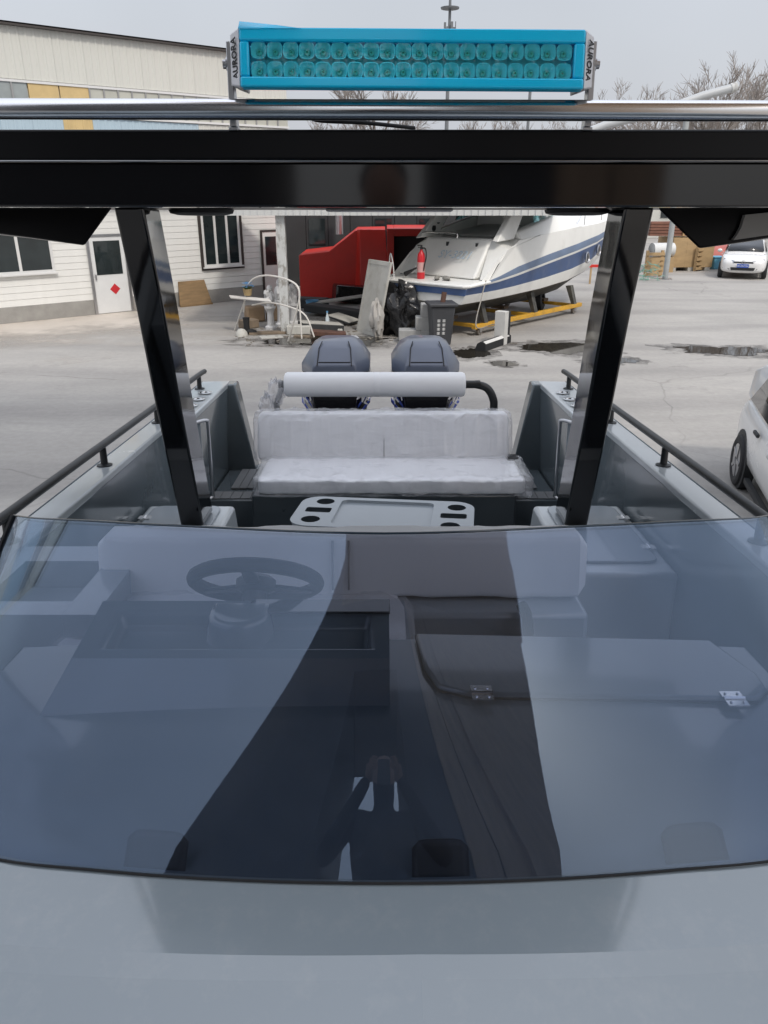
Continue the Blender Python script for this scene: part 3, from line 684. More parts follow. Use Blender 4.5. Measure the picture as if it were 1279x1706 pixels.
for s in (-1, 1):
    rect = lambda dx, y0, h: [lq(s*(LW/2+dx), y0, -h), lq(s*(LW/2+dx), 0.082, -h+0.016), lq(s*(LW/2+dx), 0.082, h), lq(s*(LW/2+dx), y0, h)]
    cp = MB().loft([rect(0.0003, 0.0, LH/2+0.001), rect(0.0145, 0.010, LH/2-0.004), rect(0.0165, 0.03, LH/2-0.010)])
    cap = bpart('end_cap', cp, M_cap, lb, bev=0.002)
    # lettering lies on the slanted front of the cap, running up the left one and down the right one
    nrm = (Vector(lq(s*(LW/2+0.0145),0.010,0)) - Vector(lq(s*LW/2,0.0,0))); nrm = Vector((s*nrm.y, -abs(nrm.x), 0)).normalized()
    upv = (Vector(lq(0,0,1)) - Vector(lq(0,0,0))).normalized()
    ex = upv*(1 if s < 0 else -1); ez = nrm; ey = ez.cross(ex)
    tm = text_mesh('AURORA', 0.0125, mat('cap_lettering', (0.01,0.01,0.012), 0.5), 0.0003, 0.0003)
    o = bpy.data.objects.new('lettering', tm); COL.objects.link(o); o.parent = cap
    mid = Vector(lq(s*(LW/2+0.0072), 0.0048, 0.0)) + nrm*0.0012
    o.matrix_local = Matrix.Translation(BO) @ frame(ex, ey, ez, mid)
    # bracket and bolt
    X = s*(LW/2+0.0215)
    bx = MB().hexa([(LX+X-0.005,LY+0.040,0.155),(LX+X+0.005,LY+0.040,0.155),(LX+X+0.005,LY+0.062,0.155),(LX+X-0.005,LY+0.062,0.155),(LX+X-0.003,LY+0.036,0.262),(LX+X+0.003,LY+0.036,0.262),(LX+X+0.003,LY+0.057,0.262),(LX+X-0.003,LY+0.057,0.262)])
    bx.bb(LX+X-0.007, LX+X+0.007, LY+0.04, LY+0.08, 0.150, 0.1545)
    bk = bpart('bracket', bx, M_steelb, lb, bev=0.001)
    bpart('bolt', MB().lathe([(0.009,0),(0.009,0.003),(0.006,0.004),(0.006,0.008),(0,0.009)], (LX+X+s*0.002, LY+0.045, 0.235), (s,0,0), 12), M_steelb, lb)
bpart('cable', MB().tube(catmull([lq(-0.16,0.06,-LH/2), lq(-0.15,0.065,-LH/2-0.012), (-0.10,1.27,0.168), (-0.03,1.33,0.172), (0.05,1.42,0.176)], 8), 0.0032, 8), M_rub, lb)

# outboard motors
M_cowl = mat('blue_black_cowl', (0.10, 0.118, 0.165), 0.36, var=0.08, vscale=3, coat=0.35)
M_cowlb = mat('gloss_black_cowl', (0.008, 0.008, 0.010), 0.15, coat=0.5)
M_blue = mat('blue_decal', (0.03, 0.07, 0.42), 0.3); M_sil = mat('silver_decal', (0.6,0.6,0.62), 0.35)
txt_m = text_mesh('MERCURY', 0.10, M_sil, 0.0006, 0.001, 0.2)
def outboard(cx, first):
    def sec(hw, y0, y1, z, ch=0.35):
        c = hw*ch; d = (y1-y0)*0.16
        return [(cx-hw+c,y0,z),(cx+hw-c,y0,z),(cx+hw,y0+d*1.2,z),(cx+hw,y1-d,z),(cx+hw-c,y1,z),(cx-hw+c,y1,z),(cx-hw,y1-d,z),(cx-hw,y0+d*1.2,z)]
    low = MB().loft([sec(0.19,6.08,6.82,-1.62), sec(0.235,6.06,6.9,-1.40), sec(0.268,6.05,6.95,-1.16), sec(0.272,6.06,6.95,-1.0)])
    ob = bpart('outboard_motor', low, M_cowlb, bev=0.012, seg=3)
    top = MB().loft([sec(0.272,6.06,6.95,-0.998), sec(0.272,6.065,6.93,-0.93,0.40), sec(0.20,6.19,6.85,-0.812,0.35), sec(0.135,6.28,6.72,-0.768,0.25)])
    bpart('cowl', top, M_cowl, ob, bev=0.010, seg=2)
    gr = MB()
    for s in (-1, 1): gr.tube([(cx+s*0.105,6.265,-0.765),(cx+s*0.125,6.185,-0.808),(cx+s*0.135,6.058,-0.93)], 0.004, 6)
    gr.tube([(cx-0.125,6.088,-0.905),(cx+0.125,6.088,-0.905)], 0.004, 6)
    bpart('cowl_groove', gr, M_rub, ob)
    for s in (-1, 1):
        st = MB()
        for k in range(2):
            z0 = -1.10 - 0.075*k
            st.add([(cx+s*0.275,6.40,z0),(cx+s*0.276,6.19,z0-0.03),(cx+s*0.19,6.052,z0-0.13),(cx+s*0.18,6.05,z0-0.16),(cx+s*0.276,6.19,z0-0.065),(cx+s*0.275,6.40,z0-0.03)], [(0,1,4,5),(1,2,3,4)])
        bpart('decal', st, M_blue, ob, solid=0.002)
        o = bpy.data.objects.new('lettering', txt_m); COL.objects.link(o); o.parent = ob
        o.matrix_local = Matrix.Translation(BO) @ frame((0,-s*(-1),0) if s < 0 else (0,1,0), (0,0,1), (s,0,0), (cx+s*0.2755,6.44,-1.06)) if True else None
        a = Vector((cx+s*0.262,6.14,0)); b = Vector((cx+s*0.178,6.055,0))
        t = (b-a).normalized() if s > 0 else (a-b).normalized()
        # wrap-round part of the name on the front chamfer
        part = text_mesh('ME' if s > 0 else 'RY', 0.115, M_sil, 0.0006, 0.001, 0.2)
        nr = Vector((s*0.72,-0.69,0)).normalized(); exx = Vector((0,0,1)).cross(nr).normalized()
        q = bpy.data.objects.new('lettering', part); COL.objects.link(q); q.parent = ob
        q.matrix_local = Matrix.Translation(BO) @ frame(exx, (0,0,1), nr, (cx+s*0.2245,6.088,-1.185)) @ Matrix.Rotation(R(-s*28), 4, 'Z')
    mid = MB().loft([sec(0.13,6.2,6.7,-1.60), sec(0.09,6.25,6.62,-2.1), sec(0.05,6.25,6.62,-2.35)])
    bpart('midsection', mid, M_cowlb, ob, bev=0.01)
    lowu = MB().lathe([(0.0,-0.25),(0.05,-0.2),(0.065,-0.05),(0.06,0.15),(0.04,0.25)], (cx,6.42,-2.42), (0,1,0), 16)
    lowu.hexa([(cx-0.01,6.3,-2.62),(cx+0.01,6.3,-2.62),(cx+0.01,6.5,-2.60),(cx-0.01,6.5,-2.60),(cx-0.03,6.25,-2.4),(cx+0.03,6.25,-2.4),(cx+0.03,6.6,-2.4),(cx-0.03,6.6,-2.4)])
    bpart('gearcase', lowu, M_cowlb, ob)
    pr = MB()
    for k in range(3):
        a = 2*math.pi*k/3; d = Vector((math.cos(a),0,math.sin(a))); e = Vector((-math.sin(a),0,math.cos(a)))
        c = Vector((cx,6.72,-2.42))
        pr.add([c+d*0.03-e*0.03, c+d*0.03+e*0.03+Vector((0,0.06,0)), c+d*0.17+e*0.07+Vector((0,0.05,0)), c+d*0.19+e*0.0, c+d*0.15-e*0.05-Vector((0,0.03,0))], [(0,1,2,3,4)])
    bpart('propeller', pr, M_steel, ob, solid=0.005)
    bpart('mount_bracket', MB().bb(cx-0.14, cx+0.14, 5.555, 6.2, -1.75, -1.62), M_blk, ob, bev=0.02)
for i, cx in enumerate((-0.39, 0.335)): outboard(cx, i == 0)

# ================================================================== THE YARD
def ground_mat():
    m = bpy.data.materials.new('yard_concrete'); m.use_nodes = True
    n = m.node_tree.nodes; l = m.node_tree.links; b = n['Principled BSDF']
    tc = n.new('ShaderNodeTexCoord')
    def noise(sc, det, ro=0.6, vec=None, dist=0.0):
        t = n.new('ShaderNodeTexNoise'); t.inputs['Scale'].default_value = sc; t.inputs['Detail'].default_value = det
        t.inputs['Roughness'].default_value = ro; t.inputs['Distortion'].default_value = dist
        l.new(vec or tc.outputs['Object'], t.inputs['Vector']); return t.outputs[0]
    def ramp(x, a, b_, ca, cb):
        r = n.new('ShaderNodeValToRGB'); r.color_ramp.elements[0].position = a; r.color_ramp.elements[1].position = b_
        r.color_ramp.elements[0].color = (*ca, 1); r.color_ramp.elements[1].color = (*cb, 1); l.new(x, r.inputs[0]); return r.outputs[0]
    def mix(f, a, b_, mode='MIX', fac=None):
        x = n.new('ShaderNodeMix'); x.data_type = 'RGBA'; x.blend_type = mode
        if fac is not None: x.inputs[0].default_value = fac
        else: l.new(f, x.inputs[0])
        l.new(a, x.inputs[6])
        if isinstance(b_, tuple): x.inputs[7].default_value = (*b_, 1)
        else: l.new(b_, x.inputs[7])
        return x.outputs[2]
    big = ramp(noise(0.16, 5, 0.6), 0.33, 0.70, (0.305, 0.292, 0.272), (0.405, 0.388, 0.362))
    # sweeping drag and tyre marks
    mp = n.new('ShaderNodeMapping'); mp.inputs['Scale'].default_value = (0.6, 1.7, 1); mp.inputs['Rotation'].default_value = (0, 0, R(-14)); l.new(tc.outputs['Object'], mp.inputs[0])
    st = ramp(noise(0.6, 6, 0.65, mp.outputs[0], 1.2), 0.36, 0.66, (0.84, 0.84, 0.85), (1.12, 1.11, 1.10))
    c = mix(None, big, st, 'MULTIPLY', 0.45)
    wv = n.new('ShaderNodeTexWave'); wv.wave_type = 'RINGS'; wv.inputs['Scale'].default_value = 0.11; wv.inputs['Distortion'].default_value = 9.0; wv.inputs['Detail'].default_value = 4; wv.inputs['Detail Scale'].default_value = 0.35
    mw = n.new('ShaderNodeMapping'); mw.inputs['Location'].default_value = (7, -9, 0); l.new(tc.outputs['Object'], mw.inputs[0]); l.new(mw.outputs[0], wv.inputs['Vector'])
    c = mix(None, c, ramp(wv.outputs[1], 0.0, 0.35, (0.84, 0.84, 0.85), (1.03, 1.03, 1.03)), 'MULTIPLY', 0.75)
    fine = ramp(noise(9, 8, 0.7), 0.3, 0.72, (0.86, 0.86, 0.86), (1.12, 1.12, 1.12))
    c = mix(None, c, fine, 'MULTIPLY', 0.7)
    sta = ramp(noise(0.45, 8, 0.72), 0.60, 0.74, (0, 0, 0), (0.55, 0.55, 0.55))
    c = mix(sta, c, (0.12, 0.112, 0.105))
    # hairline cracks
    vo = n.new('ShaderNodeTexVoronoi'); vo.feature = 'DISTANCE_TO_EDGE'; vo.inputs['Scale'].default_value = 0.22
    wob = n.new('ShaderNodeMix'); wob.data_type = 'RGBA'; wob.inputs[0].default_value = 0.25
    tn = n.new('ShaderNodeTexNoise'); tn.inputs['Scale'].default_value = 1.2; l.new(tc.outputs['Object'], tn.inputs['Vector'])
    l.new(tc.outputs['Object'], wob.inputs[6]); l.new(tn.outputs[1], wob.inputs[7]); l.new(wob.outputs[2], vo.inputs['Vector'])
    cr = ramp(vo.outputs['Distance'], 0.0, 0.004, (0.38, 0.38, 0.38), (0, 0, 0))
    cr = mix(None, cr, ramp(noise(0.25, 3), 0.50, 0.62, (0, 0, 0), (1, 1, 1)), 'MULTIPLY', 1.0)
    c = mix(cr, c, (0.07, 0.065, 0.06))
    l.new(c, b.inputs['Base Color'])
    b.inputs['Roughness'].default_value = 0.78; b.inputs['Specular IOR Level'].default_value = 0.35
    bu = n.new('ShaderNodeBump'); bu.inputs['Strength'].default_value = 0.25; bu.inputs['Distance'].default_value = 0.02
    l.new(noise(14, 6, 0.7), bu.inputs['Height']); l.new(bu.outputs[0], b.inputs['Normal'])
    return m
structure(build('ground', MB().grid(lambda u, v: (-300+600*u, -200+700*v, 0), 4, 4), ground_mat()))
# puddles: thin still water
M_pud = mat('puddle_water', (0.025, 0.022, 0.018), 0.03, spec=0.6, var=0.3, vscale=2)
def damp_mat():
    m = bpy.data.materials.new('damp_concrete'); m.use_nodes = True; n = m.node_tree.nodes; l = m.node_tree.links; b = n['Principled BSDF']
    b.inputs['Base Color'].default_value = (0.085, 0.078, 0.07, 1); b.inputs['Roughness'].default_value = 0.45
    tc = n.new('ShaderNodeTexCoord'); t = n.new('ShaderNodeTexNoise'); t.inputs['Scale'].default_value = 1.7; t.inputs['Detail'].default_value = 8; t.inputs['Roughness'].default_value = 0.7
    l.new(tc.outputs['Object'], t.inputs['Vector'])
    r = n.new('ShaderNodeMapRange'); r.inputs[1].default_value = 0.40; r.inputs[2].default_value = 0.66; r.inputs[3].default_value = 0.0; r.inputs[4].default_value = 0.75
    l.new(t.outputs[0], r.inputs[0]); l.new(r.outputs[0], b.inputs['Alpha']); return m
M_damp = damp_mat()
def puddle(u0, u1, v0, v1, seed):
    a = gp((u0+u1)/2, (v0+v1)/2); rx = abs(gp(u1, (v0+v1)/2).x - gp(u0, (v0+v1)/2).x)/2; ry = abs(gp(640, v0).y - gp(640, v1).y)/2
    for nm, z, grow, m in (('damp_patch', 0.004, 1.45, M_damp), ('puddle', 0.008, 0.92, M_pud)):
        pts = []
        for k in range(120):
            t = 2*math.pi*k/120; q = Vector((math.cos(t), math.sin(t), 0))
            f = grow*(1 + 0.5*mnoise.noise(q*1.5 + Vector((seed, 0, seed*0.7))) + 0.22*mnoise.noise(q*5 + Vector((seed, 3, 0))) + 0.10*mnoise.noise(q*13 + Vector((seed, 7, 0))))
            pts.append((a.x+rx*f*q.x, a.y+ry*f*q.y, z))
        structure(build(nm, MB().add(pts, [tuple(range(120))]), m))
for i, q in enumerate(((866,1000,572,590),(755,815,580,597),(815,862,602,611),(1120,1290,577,592),(500,520,540,560),(440,660,562,576),(985,1070,596,606))): puddle(*q, seed=i*3.1+1)

# ------------------------------------------------------------------ office building on the left
A = gp(0, 540); Bq = gp(220, 518); WD = (Bq - A); WD.z = 0; WD.normalize(); HROT = math.atan2(WD.y, WD.x)
WN = Vector((-WD.y, WD.x, 0))      # into the building
def onwall(u, v, setback=0.0):
    d = Vector(ray(u, v, PITCH)); P0 = A + WN*setback
    s = P0.dot(WN)/d.dot(WN); q = d*s + Vector((0,0,CAMH)); r = q - A
    return r.dot(WD), q.z
M_side = mat('white_siding', (0.80, 0.80, 0.77), 0.5, var=0.05, vscale=1.2, dirt=(1.1, 0.55, 0.8, 0.28), dirtc=(0.42,0.40,0.36), streak=(1,1,0.25))
M_conc = mat('plinth_concrete', (0.33, 0.32, 0.30), 0.85, var=0.15, vscale=3, bump=0.3, bscale=40)
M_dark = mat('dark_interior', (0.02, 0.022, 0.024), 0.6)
M_wing = mat('window_pane', (0.02, 0.028, 0.03), 0.04, var=0.3, vscale=1.5, spec=0.7)
M_wfr = mat('white_window_frame', (0.70, 0.70, 0.69), 0.4)
M_brn = mat('dark_brown_trim', (0.05, 0.042, 0.038), 0.5)
house = thing('office_building', 'low white clad building with red diamond door behind the left pillar', 'building', A, HROT)
XE = onwall(478, 480)[0]; XL = -9.0
build('wall', MB().bb(XL, XE, 0.03, 7.0, 0.0, 3.3), M_side, house)
build('plinth', MB().bb(XL, XE+0.02, -0.03, 0.028, 0.0, 0.42), M_conc, house, bev=0.01)
bd = MB().hexa([(XL,-0.022,0),(XE,-0.022,0),(XE,0.028,0),(XL,0.028,0),(XL,-0.013,0.172),(XE,-0.013,0.172),(XE,0.028,0.172),(XL,0.028,0.172)]).mesh('siding_board', M_side)
for i in range(16): inst(bd, 'siding_board', house, (0, 0, 0.425+0.176*i))
build('roof', MB().bb(XL-0.3, XE+0.3, -0.45, 7.2, 3.302, 3.45), mat('grey_roof_sheet', (0.3,0.3,0.31), 0.6), house)
def window(u0, u1, v0, v1, n, trim=None, name='window', xx=None, zz=None):
    x0, z1 = onwall(u0, v0); x1, z0 = onwall(u1, v1)
    if xx: x0, x1 = xx
    if zz: z0, z1 = zz
    f = MB(); t = 0.075
    f.bb(x0, x1, -0.055, -0.023, z0, z0+t); f.bb(x0, x1, -0.055, -0.023, z1-t, z1)
    for k in range(n+1):
        xx_ = x0 + (x1-x0-t)*k/n; f.bb(xx_, xx_+t, -0.0548, -0.0232, z0+t, z1-t)
    o = build(name, f, M_wfr, house)
    for k in range(n):
        a = x0+(x1-x0-t)*k/n + t; b_ = x0+(x1-x0-t)*(k+1)/n
        build('pane', MB().bb(a, b_, -0.032, -0.0245, z0+t, z1-t), M_wing, o)
    if trim:
        g = MB(); e = 0.10
        g.bb(x0-e, x1+e, -0.045, -0.024, z0-e, z0-0.001); g.bb(x0-e, x1+e, -0.045, -0.024, z1+0.001, z1+e)
        g.bb(x0-e, x0-0.001, -0.045, -0.024, z0, z1); g.bb(x1+0.001, x1+e, -0.045, -0.024, z0, z1)
        build('trim', g, trim, o)
    build('sill', MB().bb(x0-0.05, x1+0.05, -0.12, -0.056, z0-0.04, z0), M_wfr, o)
    return o
xr = onwall(92, 452)[0]; zz = onwall(60, 455)[1]
window(0, 92, 380, 455, 3, None, xx=(xr-2.7, xr), zz=(zz, zz+1.45))
window(332, 402, 352, 441, 3, M_brn)
# entrance door with red diamond
x0 = onwall(160, 500)[0]; x1 = x0+1.02; z1 = 2.15
d = build('entrance_door', MB().bb(x0, x1, -0.05, -0.031, 0.02, z1), mat('white_door', (0.72,0.73,0.73), 0.4, var=0.04), house)
f = MB(); f.bb(x0-0.08, x0-0.001, -0.075, -0.031, 0, z1+0.06); f.bb(x1+0.001, x1+0.08, -0.075, -0.031, 0, z1+0.06); f.bb(x0, x1, -0.075, -0.031, z1+0.001, z1+0.06)
build('door_frame', f, M_steelb, d)
build('pane', MB().bb(x0+0.12, x1-0.12, -0.058, -0.0505, 1.10, z1-0.12), M_wing, d)
build('door_handle', MB().bb(x0+0.05, x0+0.085, -0.10, -0.051, 0.98, 1.12), M_steelb, d)
cx, cz = onwall(191, 481); r = 0.155
build('red_diamond', MB().prism([(cx-r,cz),(cx,cz-r),(cx+r,cz),(cx,cz+r)], lambda p, a: (p[0], a, p[1]), -0.056, -0.0505), mat('red_paper', (0.55,0.02,0.03), 0.6), d)
# second door in the shade by the canopy post
x0 = onwall(440, 470)[0]; x1 = onwall(466, 470)[0]
d = build('side_door', MB().bb(x0, x1, -0.05, -0.031, 0.02, 2.1), M_side, house)
build('pane', MB().bb(x0+0.1, x1-0.1, -0.058, -0.0505, 1.05, 1.95), M_wing, d)
build('door_frame', MB().bb(x0-0.07, x0-0.001, -0.07, -0.031, 0, 2.16).bb(x1+0.001, x1+0.07, -0.07, -0.031, 0, 2.16).bb(x0, x1, -0.07, -0.031, 2.101, 2.16), M_brn, d)
# ledge plank leaning by the wall
def lean_board(name, u0, u1, v0, v1, m, label, cat, thick=0.02, slope=0.22, off=0.25):
    x0, _ = onwall(u0, v1, -off); x1, _ = onwall(u1, v1, -off); _, z1 = onwall((u0+u1)/2, v0, -0.05)
    o = thing(name, label, cat, A + WD*((x0+x1)/2) - WN*off, HROT); hw = (x1-x0)/2
    return o, hw, z1
o, hw, z1 = lean_board('leaning_board', 300, 354, 467, 507, None, 'brown wooden board leaning against the white wall', 'board')
M_ply = mat('plywood', (0.26, 0.17, 0.085), 0.7, var=0.25, vscale=2, streak=(1,1,6), bump=0.1)
build('panel', MB().hexa([(-hw,0,0.02),(hw,0,0.02),(hw,0.025,0.02),(-hw,0.025,0.02),(-hw*0.8,0.19,z1),(hw*0.8,0.19,z1),(hw*0.8,0.215,z1),(-hw*0.8,0.215,z1)]), M_ply, o)
build('batten', MB().bb(-hw, hw, -0.04, -0.001, 0.0, 0.05), M_ply, o)

# paler, warmer ground sheet along the foot of the building, edge fading out
def warm_ground_mat():
    m = bpy.data.materials.new('warm_ground'); m.use_nodes = True; n = m.node_tree.nodes; l = m.node_tree.links; b = n['Principled BSDF']
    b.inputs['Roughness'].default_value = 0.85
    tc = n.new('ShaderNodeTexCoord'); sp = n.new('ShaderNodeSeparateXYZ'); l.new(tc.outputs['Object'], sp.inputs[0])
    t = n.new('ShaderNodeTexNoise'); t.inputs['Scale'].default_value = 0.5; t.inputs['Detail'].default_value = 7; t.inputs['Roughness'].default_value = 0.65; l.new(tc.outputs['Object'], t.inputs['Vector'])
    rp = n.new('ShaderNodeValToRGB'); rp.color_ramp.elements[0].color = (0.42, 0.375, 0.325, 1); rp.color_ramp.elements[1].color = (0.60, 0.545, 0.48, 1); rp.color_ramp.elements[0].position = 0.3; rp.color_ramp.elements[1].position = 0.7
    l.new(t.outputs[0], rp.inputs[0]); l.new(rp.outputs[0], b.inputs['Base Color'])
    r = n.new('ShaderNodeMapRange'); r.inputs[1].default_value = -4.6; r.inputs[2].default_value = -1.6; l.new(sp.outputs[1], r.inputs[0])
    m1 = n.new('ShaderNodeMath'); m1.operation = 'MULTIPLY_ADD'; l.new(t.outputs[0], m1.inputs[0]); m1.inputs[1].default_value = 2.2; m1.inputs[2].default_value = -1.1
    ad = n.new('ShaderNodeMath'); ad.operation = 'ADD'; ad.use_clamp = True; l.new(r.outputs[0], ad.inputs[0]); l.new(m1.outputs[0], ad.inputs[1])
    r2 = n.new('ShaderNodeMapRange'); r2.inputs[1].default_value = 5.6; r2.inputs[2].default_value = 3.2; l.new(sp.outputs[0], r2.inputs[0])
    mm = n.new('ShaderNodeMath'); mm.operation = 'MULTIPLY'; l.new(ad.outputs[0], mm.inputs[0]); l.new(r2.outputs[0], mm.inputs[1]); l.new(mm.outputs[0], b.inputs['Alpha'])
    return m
structure(build('warm_ground_sheet', MB().add([(-12,-6.5,0.004),(6,-6.5,0.004),(6,-0.031,0.004),(-12,-0.031,0.004)], [(0,1,2,3)]), warm_ground_mat(), loc=A, rotz=HROT))

# ------------------------------------------------------------------ tall hall behind it
SB = 5.0
hall = thing('industrial_hall', 'tall white ribbed metal hall with window strip behind the low building', 'building', A + WN*SB, HROT)
M_clad = mat('cream_cladding', (0.62, 0.62, 0.57), 0.5, var=0.05, vscale=0.5, dirt=(0.6, 0.5, 0.8, 0.25), dirtc=(0.45,0.43,0.37), streak=(1,1,0.2))
M_cladb = mat('pale_blue_cladding', (0.42, 0.53, 0.60), 0.5, var=0.05, vscale=0.6)
M_clady = mat('yellow_cladding', (0.62, 0.46, 0.22), 0.5, var=0.12, vscale=1.5)
XR = onwall(481, 200, SB)[0]; XL2 = -14.0
ZE = onwall(0, 40, SB)[1]; ZT = onwall(0, 130, SB)[1]; ZB = onwall(0, 187, SB)[1]
build('wall', MB().bb(XL2, XR, 0.12, 25, 0, ZE), M_clad, hall)
build('gutter', MB().bb(XL2, XR+0.1, -0.12, 0.11, ZE, ZE+0.055), M_brn, hall)
build('roof', MB().prism([(-0.1,ZE+0.1),(12.5,ZE+0.5),(25,ZE+0.1)], lambda p, a: (a, p[0], p[1]), XL2, XR), mat('roof_sheet', (0.35,0.36,0.38), 0.5), hall)
PW = 0.98
def ribpanel(z0, z1):
    b = MB(); n = 4
    pr = []
    for k in range(n):
        x = PW*k/n; q = PW/n
        pr += [(x, 0.06), (x+q*0.55, 0.06), (x+q*0.65, 0.045), (x+q*0.90, 0.045)]
    pr.append((PW-0.004, 0.06))
    b.loft([[(x, y, z0) for x, y in pr] + [(PW-0.004, 0.115, z0), (0, 0.115, z0)], [(x, y, z1) for x, y in pr] + [(PW-0.004, 0.115, z1), (0, 0.115, z1)]])
    return b
pu = ribpanel(ZT+0.02, ZE).mesh('cladding_panel', M_clad, sharp=20); pl = {m.name: ribpanel(3.0, ZB-0.02).mesh('cladding_panel', m, sharp=20) for m in (M_clad, M_cladb, M_clady)}
ug = lambda u: onwall(u, 200, SB)[0]
y0_, y1_ = ug(62), ug(140)
x = XR - PW; k = 0
fr = MB(); fr.bb(XL2, XR, 0.0, 0.11, ZT-0.07, ZT); fr.bb(XL2, XR, 0.0, 0.11, ZB, ZB+0.07)
strip = build('window_strip', fr, M_wfr, hall)
M_cp = mat('clerestory_pane', (0.30, 0.33, 0.33), 0.15, var=0.25, vscale=0.8)
M_cp2 = mat('clerestory_pane_light', (0.50, 0.50, 0.44), 0.2, var=0.15, vscale=0.8)
while x > XL2:
    inst(pu, 'cladding_panel', hall, (x, 0, 0))
    uu = x + PW/2
    mm = M_clady if (ug(95) < uu < ug(142)) else (M_cladb if uu < ug(330) else (M_clady if uu < ug(345) else M_clad))
    inst(pl[mm.name], 'cladding_panel', hall, (x, 0, 0))
    if y0_-0.3 < uu < y1_:
        build('boarded_pane', MB().bb(x+0.02, x+PW-0.02, 0.03, 0.10, ZB+0.072, ZT-0.072), M_clady, strip)
    else:
        for h in range(2):
            build('pane', MB().bb(x+0.03+h*PW/2, x+PW/2-0.02+h*PW/2, 0.04, 0.10, ZB+0.072, ZT-0.072), M_cp if uu < ug(120) else M_cp2, strip)
            build('mullion', MB().bb(x+h*PW/2-0.02, x+h*PW/2+0.03, 0.0, 0.11, ZB+0.071, ZT-0.071), mat('grey_mullion', (0.3,0.3,0.3), 0.5), strip)
    x -= PW; k += 1
build('roof_mast', MB().tube([(ug(17), 0.3, ZE), (ug(17), 0.3, ZE+0.5)], 0.05, 6), M_brn, hall)

# ------------------------------------------------------------------ canopy (open shelter)
M_fas = mat('fascia_sheet', (0.60, 0.61, 0.60), 0.5, var=0.06, vscale=2)
CY0 = 19.72
can = thing('canopy_shelter', 'open canopy shelter with white ribbed fascia and peeling post', 'shelter', (0, CY0, 0))
z0 = wp(600, 359, y=CY0).z
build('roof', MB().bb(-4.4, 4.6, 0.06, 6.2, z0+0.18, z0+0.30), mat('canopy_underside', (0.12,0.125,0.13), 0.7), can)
fp = MB().bb(0, 0.168, -0.02, 0.055, 0, 0.50).bb(0.03, 0.06, -0.045, -0.0205, 0, 0.5).mesh('fascia_panel', M_fas)
for i in range(53): inst(fp, 'fascia_panel', can, (-4.4+i*0.17, 0, z0))
M_post = mat('peeling_white_post', (0.55, 0.56, 0.55), 0.6, var=0.1, vscale=3, dirt=(7, 0.5, 0.62, 0.8), dirtc=(0.22,0.20,0.17), streak=(1,1,0.5))
pb = gp(475, 557)
for xx in (pb.x,):
    build('post', MB().bb(xx-0.11, xx+0.11, pb.y-CY0+0.05-0.11+0.15, pb.y-CY0+0.05+0.11+0.15, 0, z0+0.18), M_post, can, bev=0.01)
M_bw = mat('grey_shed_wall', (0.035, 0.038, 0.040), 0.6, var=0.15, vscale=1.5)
build('wall_core', MB().bb(-3.7, 4.6, 10.752, 10.9, 0, z0+0.6), M_bw, can)
for i in range(10):
    xx = -3.7 + i*0.82
    build('wall_panel', MB().bb(xx, xx+0.80, 10.6, 10.75, 0, z0+0.18), M_bw, can)
    if i in (1, 4, 6): build('shed_window', MB().bb(xx+0.1, xx+0.7, 10.55, 10.598, 1.5, 2.4), M_wing, can)
build('duct', MB().tube([(-1.6,9.8,1.9),(-1.6,9.8,z0+0.17)], 0.16, 12), M_steelb, can)
build('hanging_lamp', MB().tube([(0.2,4,z0-0.02),(0.2,4,z0+0.18)], 0.01, 6).bb(-0.4, 0.8, 3.95, 4.05, z0-0.08, z0-0.02), M_fas, can)

# ------------------------------------------------------------------ red enclosure in the shelter
RY = 26.4
red = thing('red_machine_housing', 'big red sheet-metal machine housing with sloping end under the canopy', 'machine', (wp(590,490,y=RY).x, RY, 0))
ox = red.location.x
M_red = mat('red_enamel', (0.62, 0.032, 0.022), 0.38, var=0.12, vscale=1.2, dirt=(2.5, 0.55, 0.8, 0.4), dirtc=(0.2,0.03,0.02))
def rz(u, v, y=RY): q = wp(u, v, y=y); return (q.x-ox, q.z)
pf = [(rz(498,425)[0], 0.05), rz(498,425), rz(548,419), rz(592,384), rz(642,383), (rz(642,383)[0], 0.05)]
build('body', MB().prism(pf, lambda p, a: (p[0], a, p[1]), 0.0, 2.6), M_red, red, bev=0.02)
a = rz(593,384); 
qx0, qx1, zt = rz(600,384)[0], rz(716,384)[0], rz(640,381)[1]
build('skirt', MB().hexa([(qx0,-0.35,0.05),(rz(650,400)[0],-0.45,0.05),(rz(650,400)[0],-0.001,0.05),(qx0-0.2,-0.001,0.05),(qx0,-0.12,zt-0.02),(rz(642,400)[0],-0.15,zt-0.02),(rz(642,400)[0],-0.001,zt-0.02),(qx0-0.1,-0.001,zt-0.02)]), M_red, red, bev=0.015)
fm = MB(); X0, X1 = rz(645,400)[0], rz(722,400)[0]
fm.bb(X0, X0+0.22, -0.5, 2.4, 0.05, zt+0.02); fm.bb(X1-0.2, X1, -0.5, 2.4, 0.05, zt+0.02); fm.bb(X0+0.2201, X1-0.2001, -0.5, 2.4, zt-0.2, zt+0.02)
build('door_frame', fm, M_red, red, bev=0.015)
build('dark_opening', MB().bb(X0+0.221, X1-0.201, 0.2, 2.3, 0.06, zt-0.201), M_dark, red)

